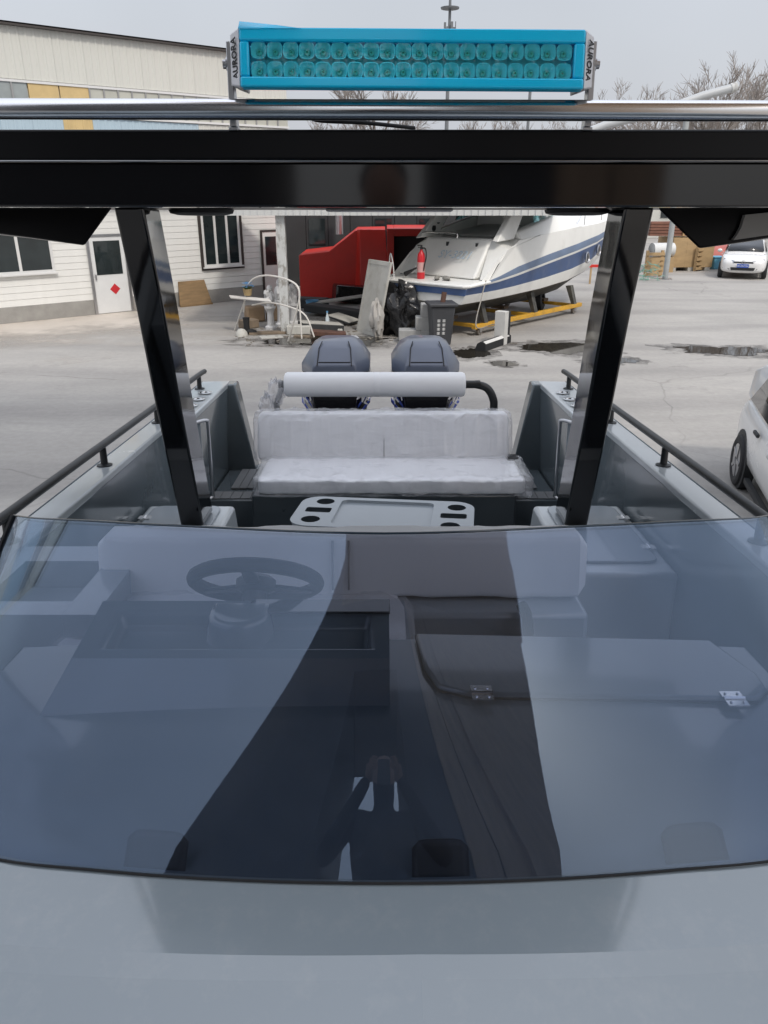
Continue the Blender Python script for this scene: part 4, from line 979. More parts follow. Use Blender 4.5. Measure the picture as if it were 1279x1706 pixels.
# ------------------------------------------------------------------ white cabin cruiser on a yellow trailer
hd = Vector((0.66, 0.75, 0)).normalized(); CR = -math.atan2(hd.x, hd.y); CC = Vector((1.30, 20.15, 0))
cr = thing('cabin_cruiser', 'weathered white cabin cruiser with blue hull stripe propped up on land', 'boat', CC, CR)
M_bw_ = mat('weathered_white_hull', (0.78, 0.78, 0.75), 0.42, var=0.06, vscale=1.2, dirt=(1.6, 0.55, 0.78, 0.35), dirtc=(0.40,0.37,0.30), streak=(1,1,0.5))
M_bs = mat('blue_hull_stripe', (0.055, 0.105, 0.24), 0.45, var=0.15, vscale=2, dirt=(2.2, 0.5, 0.8, 0.4), dirtc=(0.2,0.24,0.32))
M_bs2 = mat('faded_blue_stripe', (0.16, 0.22, 0.33), 0.5, var=0.15, vscale=2)
M_anti = mat('grimy_bottom_paint', (0.055, 0.055, 0.05), 0.8, var=0.35, vscale=3, dirt=(2.5, 0.45, 0.75, 0.6), dirtc=(0.24,0.23,0.2))
ST = [ # y, halfbeam, keel z, chine(hb,z), s1, s2, s3, s4(top of faded stripe), sheer
 (-0.55, 1.38, 0.36, 1.20, 0.84, 1.06, 1.22, 1.25, 1.26, 1.28),
 (0.0, 1.42, 0.36, 1.25, 0.85, 1.07, 1.24, 1.28, 1.30, 1.36),
 (0.7, 1.45, 0.36, 1.27, 0.86, 1.08, 1.28, 1.34, 1.42, 1.85),
 (1.5, 1.47, 0.36, 1.28, 0.88, 1.11, 1.36, 1.43, 1.60, 2.22),
 (3.0, 1.48, 0.36, 1.27, 0.92, 1.20, 1.56, 1.63, 1.82, 2.34),
 (4.6, 1.42, 0.36, 1.18, 1.00, 1.32, 1.74, 1.81, 2.00, 2.42),
 (6.2, 1.22, 0.52, 0.92, 1.14, 1.47, 1.90, 1.97, 2.16, 2.48),
 (7.6, 0.86, 0.95, 0.52, 1.34, 1.66, 2.05, 2.12, 2.28, 2.54),
 (8.7, 0.38, 1.45, 0.18, 1.70, 1.92, 2.22, 2.28, 2.40, 2.60),
 (9.25, 0.04, 2.1, 0.02, 2.15, 2.25, 2.40, 2.45, 2.52, 2.63)]
secs = []
for y, hb, kz, ch, cz_, s1, s2, s3, s4, sh in ST:
    flare = lambda z: ch + (hb-ch)*min(1, max(0, (z-cz_)/(s4-cz_+0.001)))**0.7
    half = [(0, kz), (ch*0.55, kz+(cz_-kz)*0.6), (ch, cz_), (flare(s1), s1), (flare(s2), s2), (flare(s3)+0.02, s3), (flare(s4), s4), (hb*0.985, sh)]
    secs.append([(x, y, z) for x, z in half[::-1]] + [(-x, y, z) for x, z in half[1:]])
mis = [0, 2, 0, 1, 0, 3, 3, 3, 3, 0, 1, 0, 2, 0]
mb = MB().loft(secs, closed=False, mis=mis)
n = len(secs[0]); mb.add(secs[0], [tuple(range(0, 6)) + tuple(range(n-6, n))], 0); mb.add(secs[0], [tuple(range(5, n-5))], 3)
build('hull', mb, [M_bw_, M_bs, M_bs2, M_anti], cr, sharp=40)
# transom stripe band
build('transom_stripe', MB().hexa([(-1.33,-0.575,1.05),(1.33,-0.575,1.05),(1.33,-0.552,1.05),(-1.33,-0.552,1.05),(-1.37,-0.575,1.20),(1.37,-0.575,1.20),(1.37,-0.552,1.20),(-1.37,-0.552,1.20)]), M_bs, cr)
build('rub_rail', MB().tube([(-1.44,0.3,1.31),(-1.41,-0.5,1.265),(-1.30,-0.60,1.26),(1.30,-0.60,1.26),(1.41,-0.5,1.265),(1.44,0.3,1.31)], 0.035, 8), M_bw_, cr)
build('swim_platform', MB().hexa([(-1.36,-0.55,1.25),(1.36,-0.55,1.25),(1.42,0.75,1.30),(-1.42,0.75,1.30),(-1.36,-0.55,1.285),(1.36,-0.55,1.285),(1.42,0.75,1.335),(-1.42,0.75,1.335)]), M_bw_, cr, bev=0.01)
# transom wall, cockpit coaming and deck
tw = MB().hexa([(-1.30,0.45,1.335),(0.95,0.30,1.335),(1.1,0.9,1.335),(-1.36,0.9,1.335),(-1.05,0.95,2.24),(0.95,0.95,2.26),(1.2,1.6,2.26),(-1.2,1.6,2.24)])
build('transom_wall', tw, M_bw_, cr, bev=0.06, seg=3)
for s in (-1, 1):
    build('quarter', MB().loft([[(s*1.44,0.25,1.34),(s*1.10,0.35,1.34),(s*1.06,0.6,1.36),(s*1.44,0.6,1.70)], [(s*1.45,1.0,2.02),(s*0.95,1.0,2.24),(s*0.95,1.5,2.27),(s*1.45,1.5,2.20)], [(s*1.46,2.4,2.30),(s*1.0,2.4,2.36),(s*1.0,2.5,2.36),(s*1.46,2.5,2.31)]]), M_bw_, cr, bev=0.04, seg=3)
build('deck', MB().loft([[(-1.44,1.5,2.2),(-0.7,1.5,2.27),(0.7,1.5,2.27),(1.44,1.5,2.2)]] + [[(-hb*0.97,y,sh-0.005),(-hb*0.5,y,sh+0.14+0.15*min(1,max(0,(y-3)/2))),(hb*0.5,y,sh+0.14+0.15*min(1,max(0,(y-3)/2))),(hb*0.97,y,sh-0.005)] for y,hb,*_,sh in ST[4:]], closed=False), M_bw_, cr, sharp=50)
# cockpit sides sweep up to the windscreen and arch
for s in (-1, 1):
    build('arch_leg', MB().loft([[(s*1.30,0.75,2.2),(s*1.12,0.75,2.22),(s*1.12,1.5,2.25),(s*1.30,1.5,2.24)], [(s*1.22,1.35,2.75),(s*1.08,1.35,2.75),(s*1.08,1.95,2.75),(s*1.22,1.95,2.75)], [(s*1.05,1.9,3.3),(s*0.95,1.9,3.3),(s*0.95,2.4,3.3),(s*1.05,2.4,3.3)]]), M_bw_, cr, bev=0.03)
    for k, (yy, zz) in enumerate(((1.30,2.44),(1.48,2.62)) if s < 0 else ()):
        build('port_hole', MB().lathe([(0.085,-0.105),(0.085,0.105)], (s*1.20,yy,zz), (1,0,0.05), 16), M_dark, cr)
    build('side_coaming', MB().loft([[(s*1.45,1.6,2.22),(s*1.15,1.6,2.25),(s*1.12,1.6,2.40),(s*1.3,1.6,2.40)], [(s*1.46,3.4,2.33),(s*1.1,3.4,2.4),(s*1.05,3.4,2.78),(s*1.25,3.4,2.72)], [(s*1.38,4.9,2.43),(s*0.9,4.9,2.5),(s*0.8,4.9,2.64),(s*1.1,4.9,2.58)]]), M_bw_, cr, bev=0.04, seg=3)
build('cockpit_liner', MB().bb(-1.08, 1.08, 1.65, 2.3, 1.9, 2.30).bb(-1.05, 1.05, 3.2, 3.4, 2.2, 2.80), M_bw_, cr, bev=0.03)
build('arch_top', MB().bb(-1.04, 1.04, 2.05, 2.32, 3.27, 3.34), M_bw_, cr, bev=0.04)
M_teal = tinted('teal_windscreen', (0.62, 0.84, 0.84), ior=1.6)
for s in (-1, 1):
    build('windscreen_side', MB().add([(s*1.26,2.45,2.60),(s*1.20,3.45,2.76),(s*1.08,3.3,3.12),(s*1.16,2.5,3.05)], [(0,1,2,3)]), M_teal, cr, solid=0.008)
build('windscreen', MB().grid(lambda u, v: ((-1.2+2.4*u)*(1-0.1*v), 3.5+0.9*math.sin(math.pi*u)-0.5*v, 2.74+0.42*v), 16, 3), M_teal, cr, solid=0.008)
build('windscreen_frame', MB().tube([((-1.2+2.4*u)*0.9, 3.0+0.9*math.sin(math.pi*u), 3.16) for u in [k/16 for k in range(17)]], 0.025, 8), M_bw_, cr)
build('helm_seat', MB().loft([[(0.35,2.5,2.3),(0.75,2.5,2.3),(0.75,2.9,2.3),(0.35,2.9,2.3)],[(0.35,2.35,2.62),(0.75,2.35,2.62),(0.75,2.5,2.62),(0.35,2.5,2.62)],[(0.4,2.25,2.9),(0.7,2.25,2.9),(0.7,2.35,2.9),(0.4,2.35,2.9)]]), M_bw_, cr, bev=0.05, seg=3)
build('stern_rail', MB().tube(catmull([(-1.15,0.95,2.22),(-1.15,0.9,2.34),(-0.6,0.93,2.36),(-0.1,0.95,2.35),(-0.08,0.97,2.22)], 6), 0.018, 8), M_steel, cr)
build('boarding_ladder', MB().tube(catmull([(-1.15,-0.50,1.28),(-1.12,-0.5,1.6),(-1.05,-0.52,1.9),(-0.98,-0.5,1.6),(-0.95,-0.5,1.28)], 6), 0.016, 8), M_wfr, cr)
build('transom_door_seam', MB().tube([(-0.72,0.52,1.36),(-0.70,0.93,2.18)], 0.012, 6), M_post, cr)
for (xx, zz) in ((-0.30, 2.10), (0.62, 2.10)):
    yy = 0.42 + (zz-1.335)/0.92*0.55
    build('cleat', MB().box((xx, yy-0.02, zz), (0.06, 0.05, 0.10)), M_dark, cr)
lt = text_mesh('SY-3221', 0.30, mat('faded_blue_lettering', (0.40,0.50,0.58), 0.6), 0.0015, 0.0, 0.3)
q = bpy.data.objects.new('lettering', lt); COL.objects.link(q); q.parent = cr
q.matrix_local = frame((1,0.02,0), (0,0.55,0.90), (0,-0.90,0.55), (0.12,0.60,1.86))
for yy, xx, zz in ((5.35, 1.345, 1.58), (6.35, 1.175, 1.72)):
    pn = build('porthole', MB().lathe([(0.15,-0.02),(0.165,0.03),(0.13,0.045),(0.115,0.01)], (xx,yy,zz), (0.98,0.15,0.12), 20), M_steelb, cr)
    build('pane', MB().lathe([(0.12,0.0),(0.12,0.012),(0,0.012)], (xx,yy,zz), (0.98,0.15,0.12), 20), M_dark, pn)
build('bow_rail', MB().tube(catmull([(1.30,4.6,2.44),(1.24,5.2,2.85),(0.95,6.8,3.0),(0.5,8.2,3.08),(0.0,9.2,3.15)], 6), 0.016, 8), M_steel, cr)
for yy, xx in ((5.2,1.24),(6.8,0.95),(8.2,0.5)): build('rail_post', MB().tube([(xx,yy,2.46),(xx,yy,2.98)], 0.012, 6), M_steel, cr)
# drive leg bagged in black plastic stands as its own part
M_bag = mat('black_plastic_bag', (0.012,0.012,0.013), 0.18, var=0.3, vscale=8, bump=1.0, bscale=9)
tl = thing('boat_trailer', 'yellow steel cradle trailer under the white cabin cruiser', 'trailer', CC, CR)
M_yel = mat('yellow_paint', (0.62, 0.34, 0.03), 0.5, var=0.15, vscale=3, dirt=(4, 0.5, 0.7, 0.5), dirtc=(0.2,0.13,0.06))
for s in (-1, 1): build('beam', MB().bb(s*1.15-0.06, s*1.15+0.06, 0.1, 5.6, 0.17, 0.28), M_yel, tl, bev=0.01)
for y in (0.3, 2.8, 5.3): build('crossbar', MB().bb(-1.089, 1.089, y-0.06, y+0.06, 0.18, 0.27), M_yel, tl, bev=0.01)
for y in (0.6, 3.0, 5.2):
    build('keel_block', MB().bb(-0.22, 0.22, y-0.12, y+0.12, 0.281 if y in (0.6,3.0,5.2) else 0.3, 0.36), mat('old_timber', (0.13,0.09,0.06), 0.8, var=0.3), tl)
    for s in (-1, 1): build('hull_prop', MB().hexa([(s*1.15-0.05,y-0.08,0.281),(s*1.15+0.05,y-0.08,0.281),(s*1.15+0.05,y+0.08,0.281),(s*1.15-0.05,y+0.08,0.281),(s*0.95-0.08,y-0.08,0.78),(s*0.95+0.08,y-0.08,0.80),(s*0.95+0.08,y+0.08,0.80),(s*0.95-0.08,y+0.08,0.78)]), M_anti, tl)
for y in (0.35, 5.2):
    for s in (-1, 1):
        wv = build('caster', MB().lathe([(0.03,-0.04),(0.09,-0.04),(0.095,0.0),(0.09,0.04),(0.03,0.04)], (s*1.15,y,0.095), (1,0,0), 18), mat('grey_caster', (0.16,0.14,0.12), 0.6), tl)
        build('fork', MB().hexa([(s*1.15-0.06,y-0.04,0.08),(s*1.15+0.06,y-0.04,0.08),(s*1.15+0.06,y+0.04,0.08),(s*1.15-0.06,y+0.04,0.08),(s*1.15-0.07,y-0.06,0.169),(s*1.15+0.07,y-0.06,0.169),(s*1.15+0.07,y+0.06,0.169),(s*1.15-0.07,y+0.06,0.169)]), M_steelb, wv)
ty = gp(908, 520); 
tw_ = thing('spare_tyre', 'old black tyre wedged under the white cruiser bow', 'tyre', (ty.x-0.1, ty.y+0.35, 0), CR)
build('tyre', MB().lathe([(0.17,-0.09),(0.27,-0.10),(0.33,-0.07),(0.335,0),(0.33,0.07),(0.27,0.10),(0.17,0.09),(0.17,-0.09)], (0,0,0.34), (0.9,0.3,0.1), 26), M_rub, tw_)
build('rim', MB().lathe([(0.17,-0.05),(0.10,-0.03),(0.05,-0.06),(0,-0.06)], (0,0,0.34), (0.9,0.3,0.1), 20), M_steelb, tw_)
def cw(x, y, z): return CC + Vector((math.cos(CR)*x - math.sin(CR)*y, math.sin(CR)*x + math.cos(CR)*y, z))
fe = thing('fire_extinguisher', 'red fire extinguisher standing on the cruiser swim platform', 'extinguisher', cw(-0.38, -0.12, 1.303), CR)
M_fx = mat('extinguisher_red', (0.60,0.02,0.03), 0.3)
build('cylinder', MB().lathe([(0.09,0),(0.10,0.02),(0.10,0.52),(0.085,0.60),(0.04,0.66),(0.03,0.70)], n=20), M_fx, fe)
build('label_band', MB().lathe([(0.1012,0.16),(0.1012,0.40)], n=20), mat('label_pale', (0.6,0.35,0.33), 0.5), fe)
build('valve', MB().lathe([(0.03,0.701),(0.035,0.74),(0.02,0.78),(0,0.78)], n=12).bb(-0.12, 0.02, -0.015, 0.015, 0.785, 0.81).bb(-0.10, 0.02, -0.015, 0.015, 0.745, 0.765), M_dark, fe)
build('hose', MB().tube(catmull([(0.03,0,0.74),(0.13,0,0.72),(0.16,0,0.55),(0.13,-0.02,0.35),(0.11,-0.03,0.2)], 6), 0.016, 8), M_rub, fe)
build('horn', MB().lathe([(0.02,0),(0.025,0.1),(0.06,0.38)], (-0.10,-0.06,0.26), (-0.85,-0.1,-0.42), 14), M_rub, fe)
for i, (xx, yy) in enumerate(((0.12,-0.10),(0.38,-0.06))):
    s_ = thing('shoe', ('small grey shoe nearer the fire extinguisher', 'larger grey shoe farther from the fire extinguisher')[i], 'shoe', cw(xx, yy, 1.31), CR+0.4+i, 'shoes on the swim platform')
    build('sole', MB().loft([[(0.05*math.sin(t)*k+0, -0.13+0.26*f+0.0*t, h) for t in (-1.2,-0.4,0.4,1.2)] for f, k, h in ((0,0.8,0.0),(0.3,0.9,0.0),(0.7,1.1,0.0),(1,0.6,0.0))], closed=False), M_rub, s_, solid=0.02)
    build('upper', blob((0,0.0,0.05), (0.055,0.14,0.055), 8, i, 0.2), mat('grey_canvas', (0.25,0.24,0.22), 0.8), s_)
ln = [cw(1.42,0.15,1.36), cw(1.62,-0.3,1.0), cw(2.0,-1.0,0.45)] + [gp(826,565)+Vector((0,0,0.35)), gp(840,570)+Vector((0,0,0.02)), gp(862,574)+Vector((0,0,0.02))]
tag(build('mooring_line', MB().tube(catmull(ln, 8), 0.014, 6), mat('dirty_rope', (0.28,0.26,0.23), 0.9)), 'thin grey rope hanging from the cruiser stern to the ground', 'rope')

# ------------------------------------------------------------------ things standing round the shelter
def vplane(p0, p1):
    t = (p1-p0); t.z = 0; t.normalize(); nn = Vector((-t.y, t.x, 0))
    def f(u, v):
        d = Vector(ray(u, v, PITCH)); s = p0.dot(nn)/d.dot(nn); return d*s + Vector((0,0,CAMH))
    return f
def local(o, pts): return [Vector(p) - Vector(o.location) for p in pts]
# leaning white door panel
p0, p1 = gp(588, 552), gp(622, 563)
dp = thing('leaning_door', 'weathered white panelled door propped up beside the cruiser stern', 'door', (p0+p1)/2, math.atan2((p1-p0).y, (p1-p0).x))
W_ = (p1-p0).length; H_ = 1.78
M_old = mat('old_white_door', (0.50,0.49,0.45), 0.65, var=0.1, vscale=2, dirt=(3, 0.5, 0.75, 0.55), dirtc=(0.28,0.25,0.2))
tilt = lambda x, z, d=0.0: (x + 0.10*z, 0.12 + z*0.16 + d, z)
def slab(x0, x1, z0, z1, d0, d1): return [tilt(x0,z0,d0), tilt(x1,z0,d0), tilt(x1,z0,d1), tilt(x0,z0,d1), tilt(x0,z1,d0), tilt(x1,z1,d0), tilt(x1,z1,d1), tilt(x0,z1,d1)]
build('panel', MB().hexa(slab(-W_/2, W_/2, 0.0, H_, 0.0, 0.035)), M_old, dp)
fr = MB(); w2 = W_/2
for a in ((-w2,w2,0.001,0.09),(-w2,w2,H_-0.09,H_-0.001),(-w2,-w2+0.09,0.091,H_-0.091),(w2-0.09,w2,0.091,H_-0.091)): fr.hexa(slab(*a, -0.02, -0.0005))
build('moulding', fr, M_old, dp)
for k in range(3): build('plank', MB().hexa(slab(-w2+0.095+k*(W_-0.19)/3, -w2+0.09+(k+1)*(W_-0.19)/3, 0.095, H_-0.095, -0.008, -0.0005)), M_old, dp)
# bagged drive
bg_ = gp(664, 566)
tag(build('bagged_drive', blob((0,0,0.55), (0.52,0.45,0.62), 22, 3.3, 0.5), M_bag, loc=(bg_.x, bg_.y+0.75, 0)), 'boat drive wrapped in black plastic behind the leaning white door', 'bag')
tag(build('crumpled_sheet', blob((0,0,0.42), (0.16,0.14,0.40), 12, 7.7, 0.6), mat('torn_pale_plastic', (0.45,0.43,0.40), 0.5, bump=0.6, bscale=8), loc=(bg_.x-0.52, bg_.y+0.35, 0)), 'torn pale plastic sheet hanging beside the black bag', 'plastic')
# concrete blocks in a step
M_blk2 = mat('cinder_block', (0.34,0.34,0.33), 0.9, var=0.12, vscale=5, bump=0.3, bscale=50)
b0 = gp(690, 573); cbm = MB().bb(-0.26,0.26,-0.2,0.2,0,0.30).mesh('concrete_block', M_blk2)
for (dx, lev, lab) in ((-0.1,0,'lowest grey concrete block at the left of the stepped pile'),(0.42,0,'grey concrete block on the ground next to the wheelie bin'),(0.30,1,'middle grey concrete block of the stepped pile'),(0.42,2,'topmost grey concrete block of the stepped pile by the bin')):
    o = inst(cbm, 'concrete_block', None, (b0.x+dx, b0.y+0.3, 0.3*lev)); tag(o, lab, 'block', 'stepped concrete blocks')
    md = o.modifiers.new('edges', 'BEVEL'); md.width = 0.012
# wheelie bin
bn = gp(735, 580)
bi = thing('wheelie_bin', 'dark grey wheelie bin with white painted characters near the right engine', 'bin', (bn.x, bn.y+0.3, 0), 0.12)
M_bin = mat('dark_grey_plastic', (0.045,0.047,0.052), 0.5, var=0.12, vscale=4)
mb = MB().loft([[(-0.26*k,-0.28*k,z),(0.26*k,-0.28*k,z),(0.26*k,0.30*k,z),(-0.26*k,0.30*k,z)] for k, z in ((0.80,0.05),(1.06,0.93))])
build('body', mb, M_bin, bi, bev=0.03)
build('rim', MB().bb(-0.33,0.33,-0.345,0.36,0.93,1.0), M_bin, bi, bev=0.02)
for s in (-1, 1): build('wheel', MB().lathe([(0.03,-0.03),(0.10,-0.03),(0.10,0.03),(0.03,0.03)], (s*0.2,0.30,0.10), (1,0,0), 14), M_rub, bi)
ck = MB(); random.seed(3)
for col in (0,1):
    for row in range(4):
        x_, z_ = -0.10+col*0.12, 0.62-row*0.095
        for k in range(3): ck.bb(x_-0.035, x_+0.035, -0.295+0.0*row, -0.292, z_+k*0.022-0.03, z_+k*0.022-0.02)
        ck.bb(x_-0.006, x_+0.006, -0.296, -0.2925, z_-0.035, z_+0.03)
for i, p in enumerate(ck.v):
    ck.v[i] = (p[0], p[1] - 0.083*((p[2]-0.55)/0.88) + 0.022 + 0.0, p[2])
build('painted_characters', ck, M_wfr, bi)
build('broom_handle', MB().tube([(0.02,0.0,0.9),(0.07,0.03,1.22)], 0.06, 8), mat('brown_offcut', (0.10,0.05,0.035), 0.8), bi)
# L-shaped rubber fender
f0, f1, f2 = gp(812, 585), gp(848, 572), gp(848, 572)
fd = thing('corner_fender', 'L-shaped black and white corner fender lying on the concrete', 'fender', f0)
e = (f1-f0); Lr = e.length; ea = math.atan2(e.y, e.x); fd.rotation_euler[2] = ea
fmb = MB()
sec = [(0.0,0.0),(0.0,0.17),(0.06,0.21),(0.14,0.21),(0.22,0.16),(0.26,0.05),(0.26,0.0)]
fmb.loft([[(a, y, z) for y, z in sec] for a in (-0.1, Lr+0.12)])
build('foot', fmb, M_rub, fd, bev=0.01)
build('upright', MB().loft([[(Lr-0.12, y, z), (Lr+0.02, y+0.0, z), (Lr+0.12, y+0.10, z), (Lr+0.12, y+0.27, z), (Lr-0.12, y+0.27, z)] for y, z in ((0,0.212),(0.0,0.75))]), M_rub, fd, bev=0.01)
M_ofw = mat('scuffed_white', (0.58,0.57,0.54), 0.6, var=0.1, vscale=3)
build('white_face', MB().hexa([(-0.1,-0.006,0.171),(Lr+0.0,-0.006,0.171),(Lr+0.0,0.06,0.216),(-0.1,0.06,0.216),(-0.1,-0.006,0.176),(Lr,-0.006,0.176),(Lr,0.055,0.223),(-0.1,0.055,0.223)]), M_ofw, fd)
build('white_upright', MB().bb(Lr-0.30, Lr-0.1201, -0.01, 0.26, 0.0, 0.77), M_ofw, fd, bev=0.008)

# folding table frame, side table with pot, ornaments
q0, q1 = gp(391, 551), gp(485, 570); F = vplane(q0, q1)
ft = thing('folding_table', 'white tubular folding table frame standing in front of the post', 'table', q0)
M_wt = mat('white_tube', (0.66,0.63,0.58), 0.45, var=0.08, vscale=5)
loc = lambda *uv: [F(u, v) - q0 for u, v in uv]
build('hoop', MB().tube(catmull(loc((406,520),(409,492),(414,474),(425,463),(442,459),(462,461),(482,467),(495,476),(499,490),(496,512),(480,570)), 5), 0.022, 8), M_wt, ft)
off = Vector((0.25,0.35,0))
build('leg', MB().tube([p for p in loc((391,551),(410,495))], 0.02, 8), M_wt, ft)
build('leg', MB().tube(catmull([p+off*f for p, f in zip(loc((410,510),(440,506),(475,515),(494,530),(504,566)), (0.5,0.5,0.6,0.8,1))], 5), 0.02, 8), M_wt, ft)
build('leg', MB().tube([p for p in loc((499,500),(503,564))], 0.018, 8), M_wt, ft)
ts = loc((382,494),(448,500)); a_, b_ = ts; dd = Vector((0.12,-0.42,0)); up = Vector((0,0,0.04))
build('top', MB().hexa([a_, b_, b_+dd+Vector((0,0,-0.0)), a_+dd, a_+up, b_+up, b_+dd+up, a_+dd+up]), M_wt, ft, bev=0.012)
pc = F(407, 494) + Vector((0.12,-0.15,0.045))
fl = thing('flower_pot', 'small tan pot of blue flowers on the folding table', 'flower pot', pc)
build('pot', MB().lathe([(0.09,0),(0.12,0.15),(0.125,0.16),(0.10,0.16),(0.09,0.12),(0,0.12)], n=16), mat('tan_pot', (0.33,0.24,0.12), 0.8), fl)
random.seed(5)
mb = MB()
for k in range(26):
    a = random.uniform(0, 6.28); r_ = random.uniform(0, 0.15); c = Vector((r_*math.cos(a), r_*math.sin(a), 0.20+random.uniform(0,0.12)))
    for j in range(5):
        t = 6.28*j/5; mb.add([c, c+Vector((0.04*math.cos(t),0.04*math.sin(t),0.015)), c+Vector((0.04*math.cos(t+0.9),0.04*math.sin(t+0.9),0.012))], [(0,1,2)])
build('blossom', mb, mat('blue_petal', (0.10,0.32,0.62), 0.6), fl)
mb = MB()
for k in range(20):
    a = random.uniform(0, 6.28); r_ = random.uniform(0.02, 0.13); mb.tube([(0,0,0.12), (r_*math.cos(a)*0.6, r_*math.sin(a)*0.6, 0.17), (r_*math.cos(a), r_*math.sin(a), 0.22)], 0.006, 4)
build('stem', mb, mat('leaf_green', (0.05,0.10,0.03), 0.7), fl)
def ornament(u, v, label, seed, h):
    p = gp(u, v)
    o = thing('plaster_ornament', label, 'ornament', p, seed, 'white garden ornaments by the post')
    M_pl = mat('white_plaster', (0.60,0.60,0.60), 0.7, var=0.1, vscale=6)
    build('pedestal', MB().lathe([(0.16,0),(0.16,0.06),(0.10,0.10),(0.085,h*0.4),(0.12,h*0.52),(0.15,h*0.55),(0.15,h*0.6),(0,h*0.6)], n=14), M_pl, o)
    build('figure', blob((0,0,h*0.60+0.17), (0.13,0.12,0.22), 10, seed, 0.5), M_pl, o)
    build('head', blob((0.02,0,h*0.60+0.44), (0.075,0.075,0.09), 8, seed+1, 0.2), M_pl, o)
    build('bow', blob((-0.10,0.02,h*0.6+0.32), (0.07,0.06,0.09), 8, seed+4, 0.5), M_pl, o)
ornament(452, 548, 'white plaster figure ornament left of the post', 1.0, 0.98)
ornament(469, 543, 'white plaster figure ornament just behind the post', 2.7, 1.15)
ornament(490, 540, 'white plaster figure ornament right of the post', 4.4, 0.92)
bk = gp(521, 520)
bu_ = thing('bucket', 'light blue plastic bucket among the scrap', 'bucket', bk)
M_bb = mat('blue_plastic', (0.10,0.30,0.52), 0.4)
build('shell', MB().lathe([(0.14,0.0),(0.19,0.34),(0.20,0.35),(0.18,0.35),(0.13,0.03),(0,0.03)], n=20), M_bb, bu_)
build('handle', MB().tube([(0.195*math.cos(R(a)), -0.02, 0.33-0.10*math.sin(R(a))) for a in range(0,181,20)], 0.008, 6), M_steelb, bu_)
# scrap boards and boxes on the ground near the post
M_tim = mat('rough_timber', (0.22,0.17,0.12), 0.8, var=0.3, vscale=4, bump=0.2); M_foam = mat('dark_pad', (0.03,0.032,0.034), 0.7, var=0.3, vscale=5)
M_pale = mat('pale_board', (0.48,0.47,0.43), 0.7, var=0.15, vscale=3); M_card = mat('cardboard', (0.30,0.21,0.13), 0.8, var=0.15, vscale=3)
M_rust = mat('rusty_sheet', (0.10,0.05,0.035), 0.8, var=0.4, vscale=6)
def scrap(name, u, v, size, rot, m, label, cat, tiltx=0.0, lift=0.0, topm=None):
    p = gp(u, v); o = thing(name, label, cat, (p.x, p.y, lift), R(rot))
    M = Matrix.Rotation(tiltx, 3, 'Y')
    z = size[2]/2 + abs(math.sin(tiltx))*size[0]/2
    build('core', MB().box((0,0,z), size, M), m, o, bev=min(size)*0.12)
    if topm: build('facing', MB().box(Vector((0,0,z)) + M @ Vector((0,0,size[2]/2+0.006)), (size[0]*0.98,size[1]*0.96,0.01), M), topm, o)
    return o
scrap('foam_pad', 535, 552, (1.1,0.55,0.16), 18, M_foam, 'dark pad with pale face lying in front of the bucket', 'pad', 0.10, 0, M_pale)
scrap('foam_pad', 560, 528, (1.9,0.5,0.22), -28, M_foam, 'long dark pad lying behind the pale boards', 'pad', 0.06)
scrap('foam_pad', 512, 512, (1.3,0.5,0.30), -20, M_foam, 'thick dark pad against the red housing', 'pad', 0.0)
scrap('tarpaulin_heap', 585, 505, (1.1,0.7,0.5), 15, M_bag, 'dark tarpaulin heap at the foot of the red housing', 'tarpaulin', 0.1)
scrap('pale_board', 565, 520, (1.7,0.45,0.04), 8, M_pale, 'long pale board lying beside the leaning door', 'board', -0.12, 0.25)
scrap('picture_frame', 573, 540, (0.75,0.6,0.05), -30, M_foam, 'dark framed panel lying left of the leaning door', 'panel', 0.2, 0.05, M_pale)
scrap('timber_block', 498, 556, (0.6,0.35,0.22), 5, M_pale, 'pale timber block right of the folding table', 'timber', 0.0)
scrap('timber_plank', 455, 556, (1.2,0.25,0.06), 10, M_tim, 'brown plank lying under the folding table', 'plank', 0.0)
scrap('pale_sheet', 452, 562, (0.55,0.35,0.02), 20, M_pale, 'small pale sheet on the ground by the post foot', 'sheet', 0.0)
scrap('cardboard_box', 425, 535, (0.5,0.4,0.42), 25, M_card, 'cardboard box under the left end of the folding table', 'box', 0.0)
scrap('cardboard_box', 462, 533, (0.55,0.4,0.45), -10, M_card, 'cardboard box behind the post', 'box', 0.0)
scrap('cardboard_box', 415, 546, (0.45,0.35,0.22), 40, M_tim, 'low brown box near the table leg', 'box', 0.0)
scrap('rusty_sheet', 548, 562, (0.85,0.35,0.12), 5, M_rust, 'rusty brown metal sheet in the wet patch', 'metal sheet', 0.08)
scrap('paper_sheet', 578, 562, (0.55,0.4,0.012), 15, mat('wet_paper', (0.5,0.52,0.55), 0.5), 'wet whitish paper sheet beside the rusty metal', 'paper', 0.0)
scrap('floor_plank', 520, 562, (0.9,0.2,0.04), -6, M_tim, 'short brown plank in front of the dark pad', 'plank', 0.0)
scrap('paint_tin', 567, 556, (0.12,0.12,0.12), 0, M_pale, 'small pale tin in front of the door', 'tin', 0.0)
bo = gp(546, 548); b_o = thing('water_bottle', 'clear plastic bottle with blue cap among the scrap', 'bottle', (bo.x, bo.y, 0.0))
build('bottle', MB().lathe([(0.05,0),(0.055,0.02),(0.055,0.28),(0.02,0.38),(0.02,0.42)], n=14), mat('pale_bottle', (0.55,0.62,0.66), 0.2), b_o)
build('cap', MB().lathe([(0.028,0.421),(0.028,0.46),(0,0.46)], n=12), M_bb, b_o)
gl_ = gp(412, 557); g_o = thing('black_boot', 'black rubber boot standing at the table leg', 'boot', gl_)
build('shaft', MB().lathe([(0.08,0.1),(0.075,0.25),(0.09,0.42),(0.08,0.42)], n=14), M_rub, g_o)
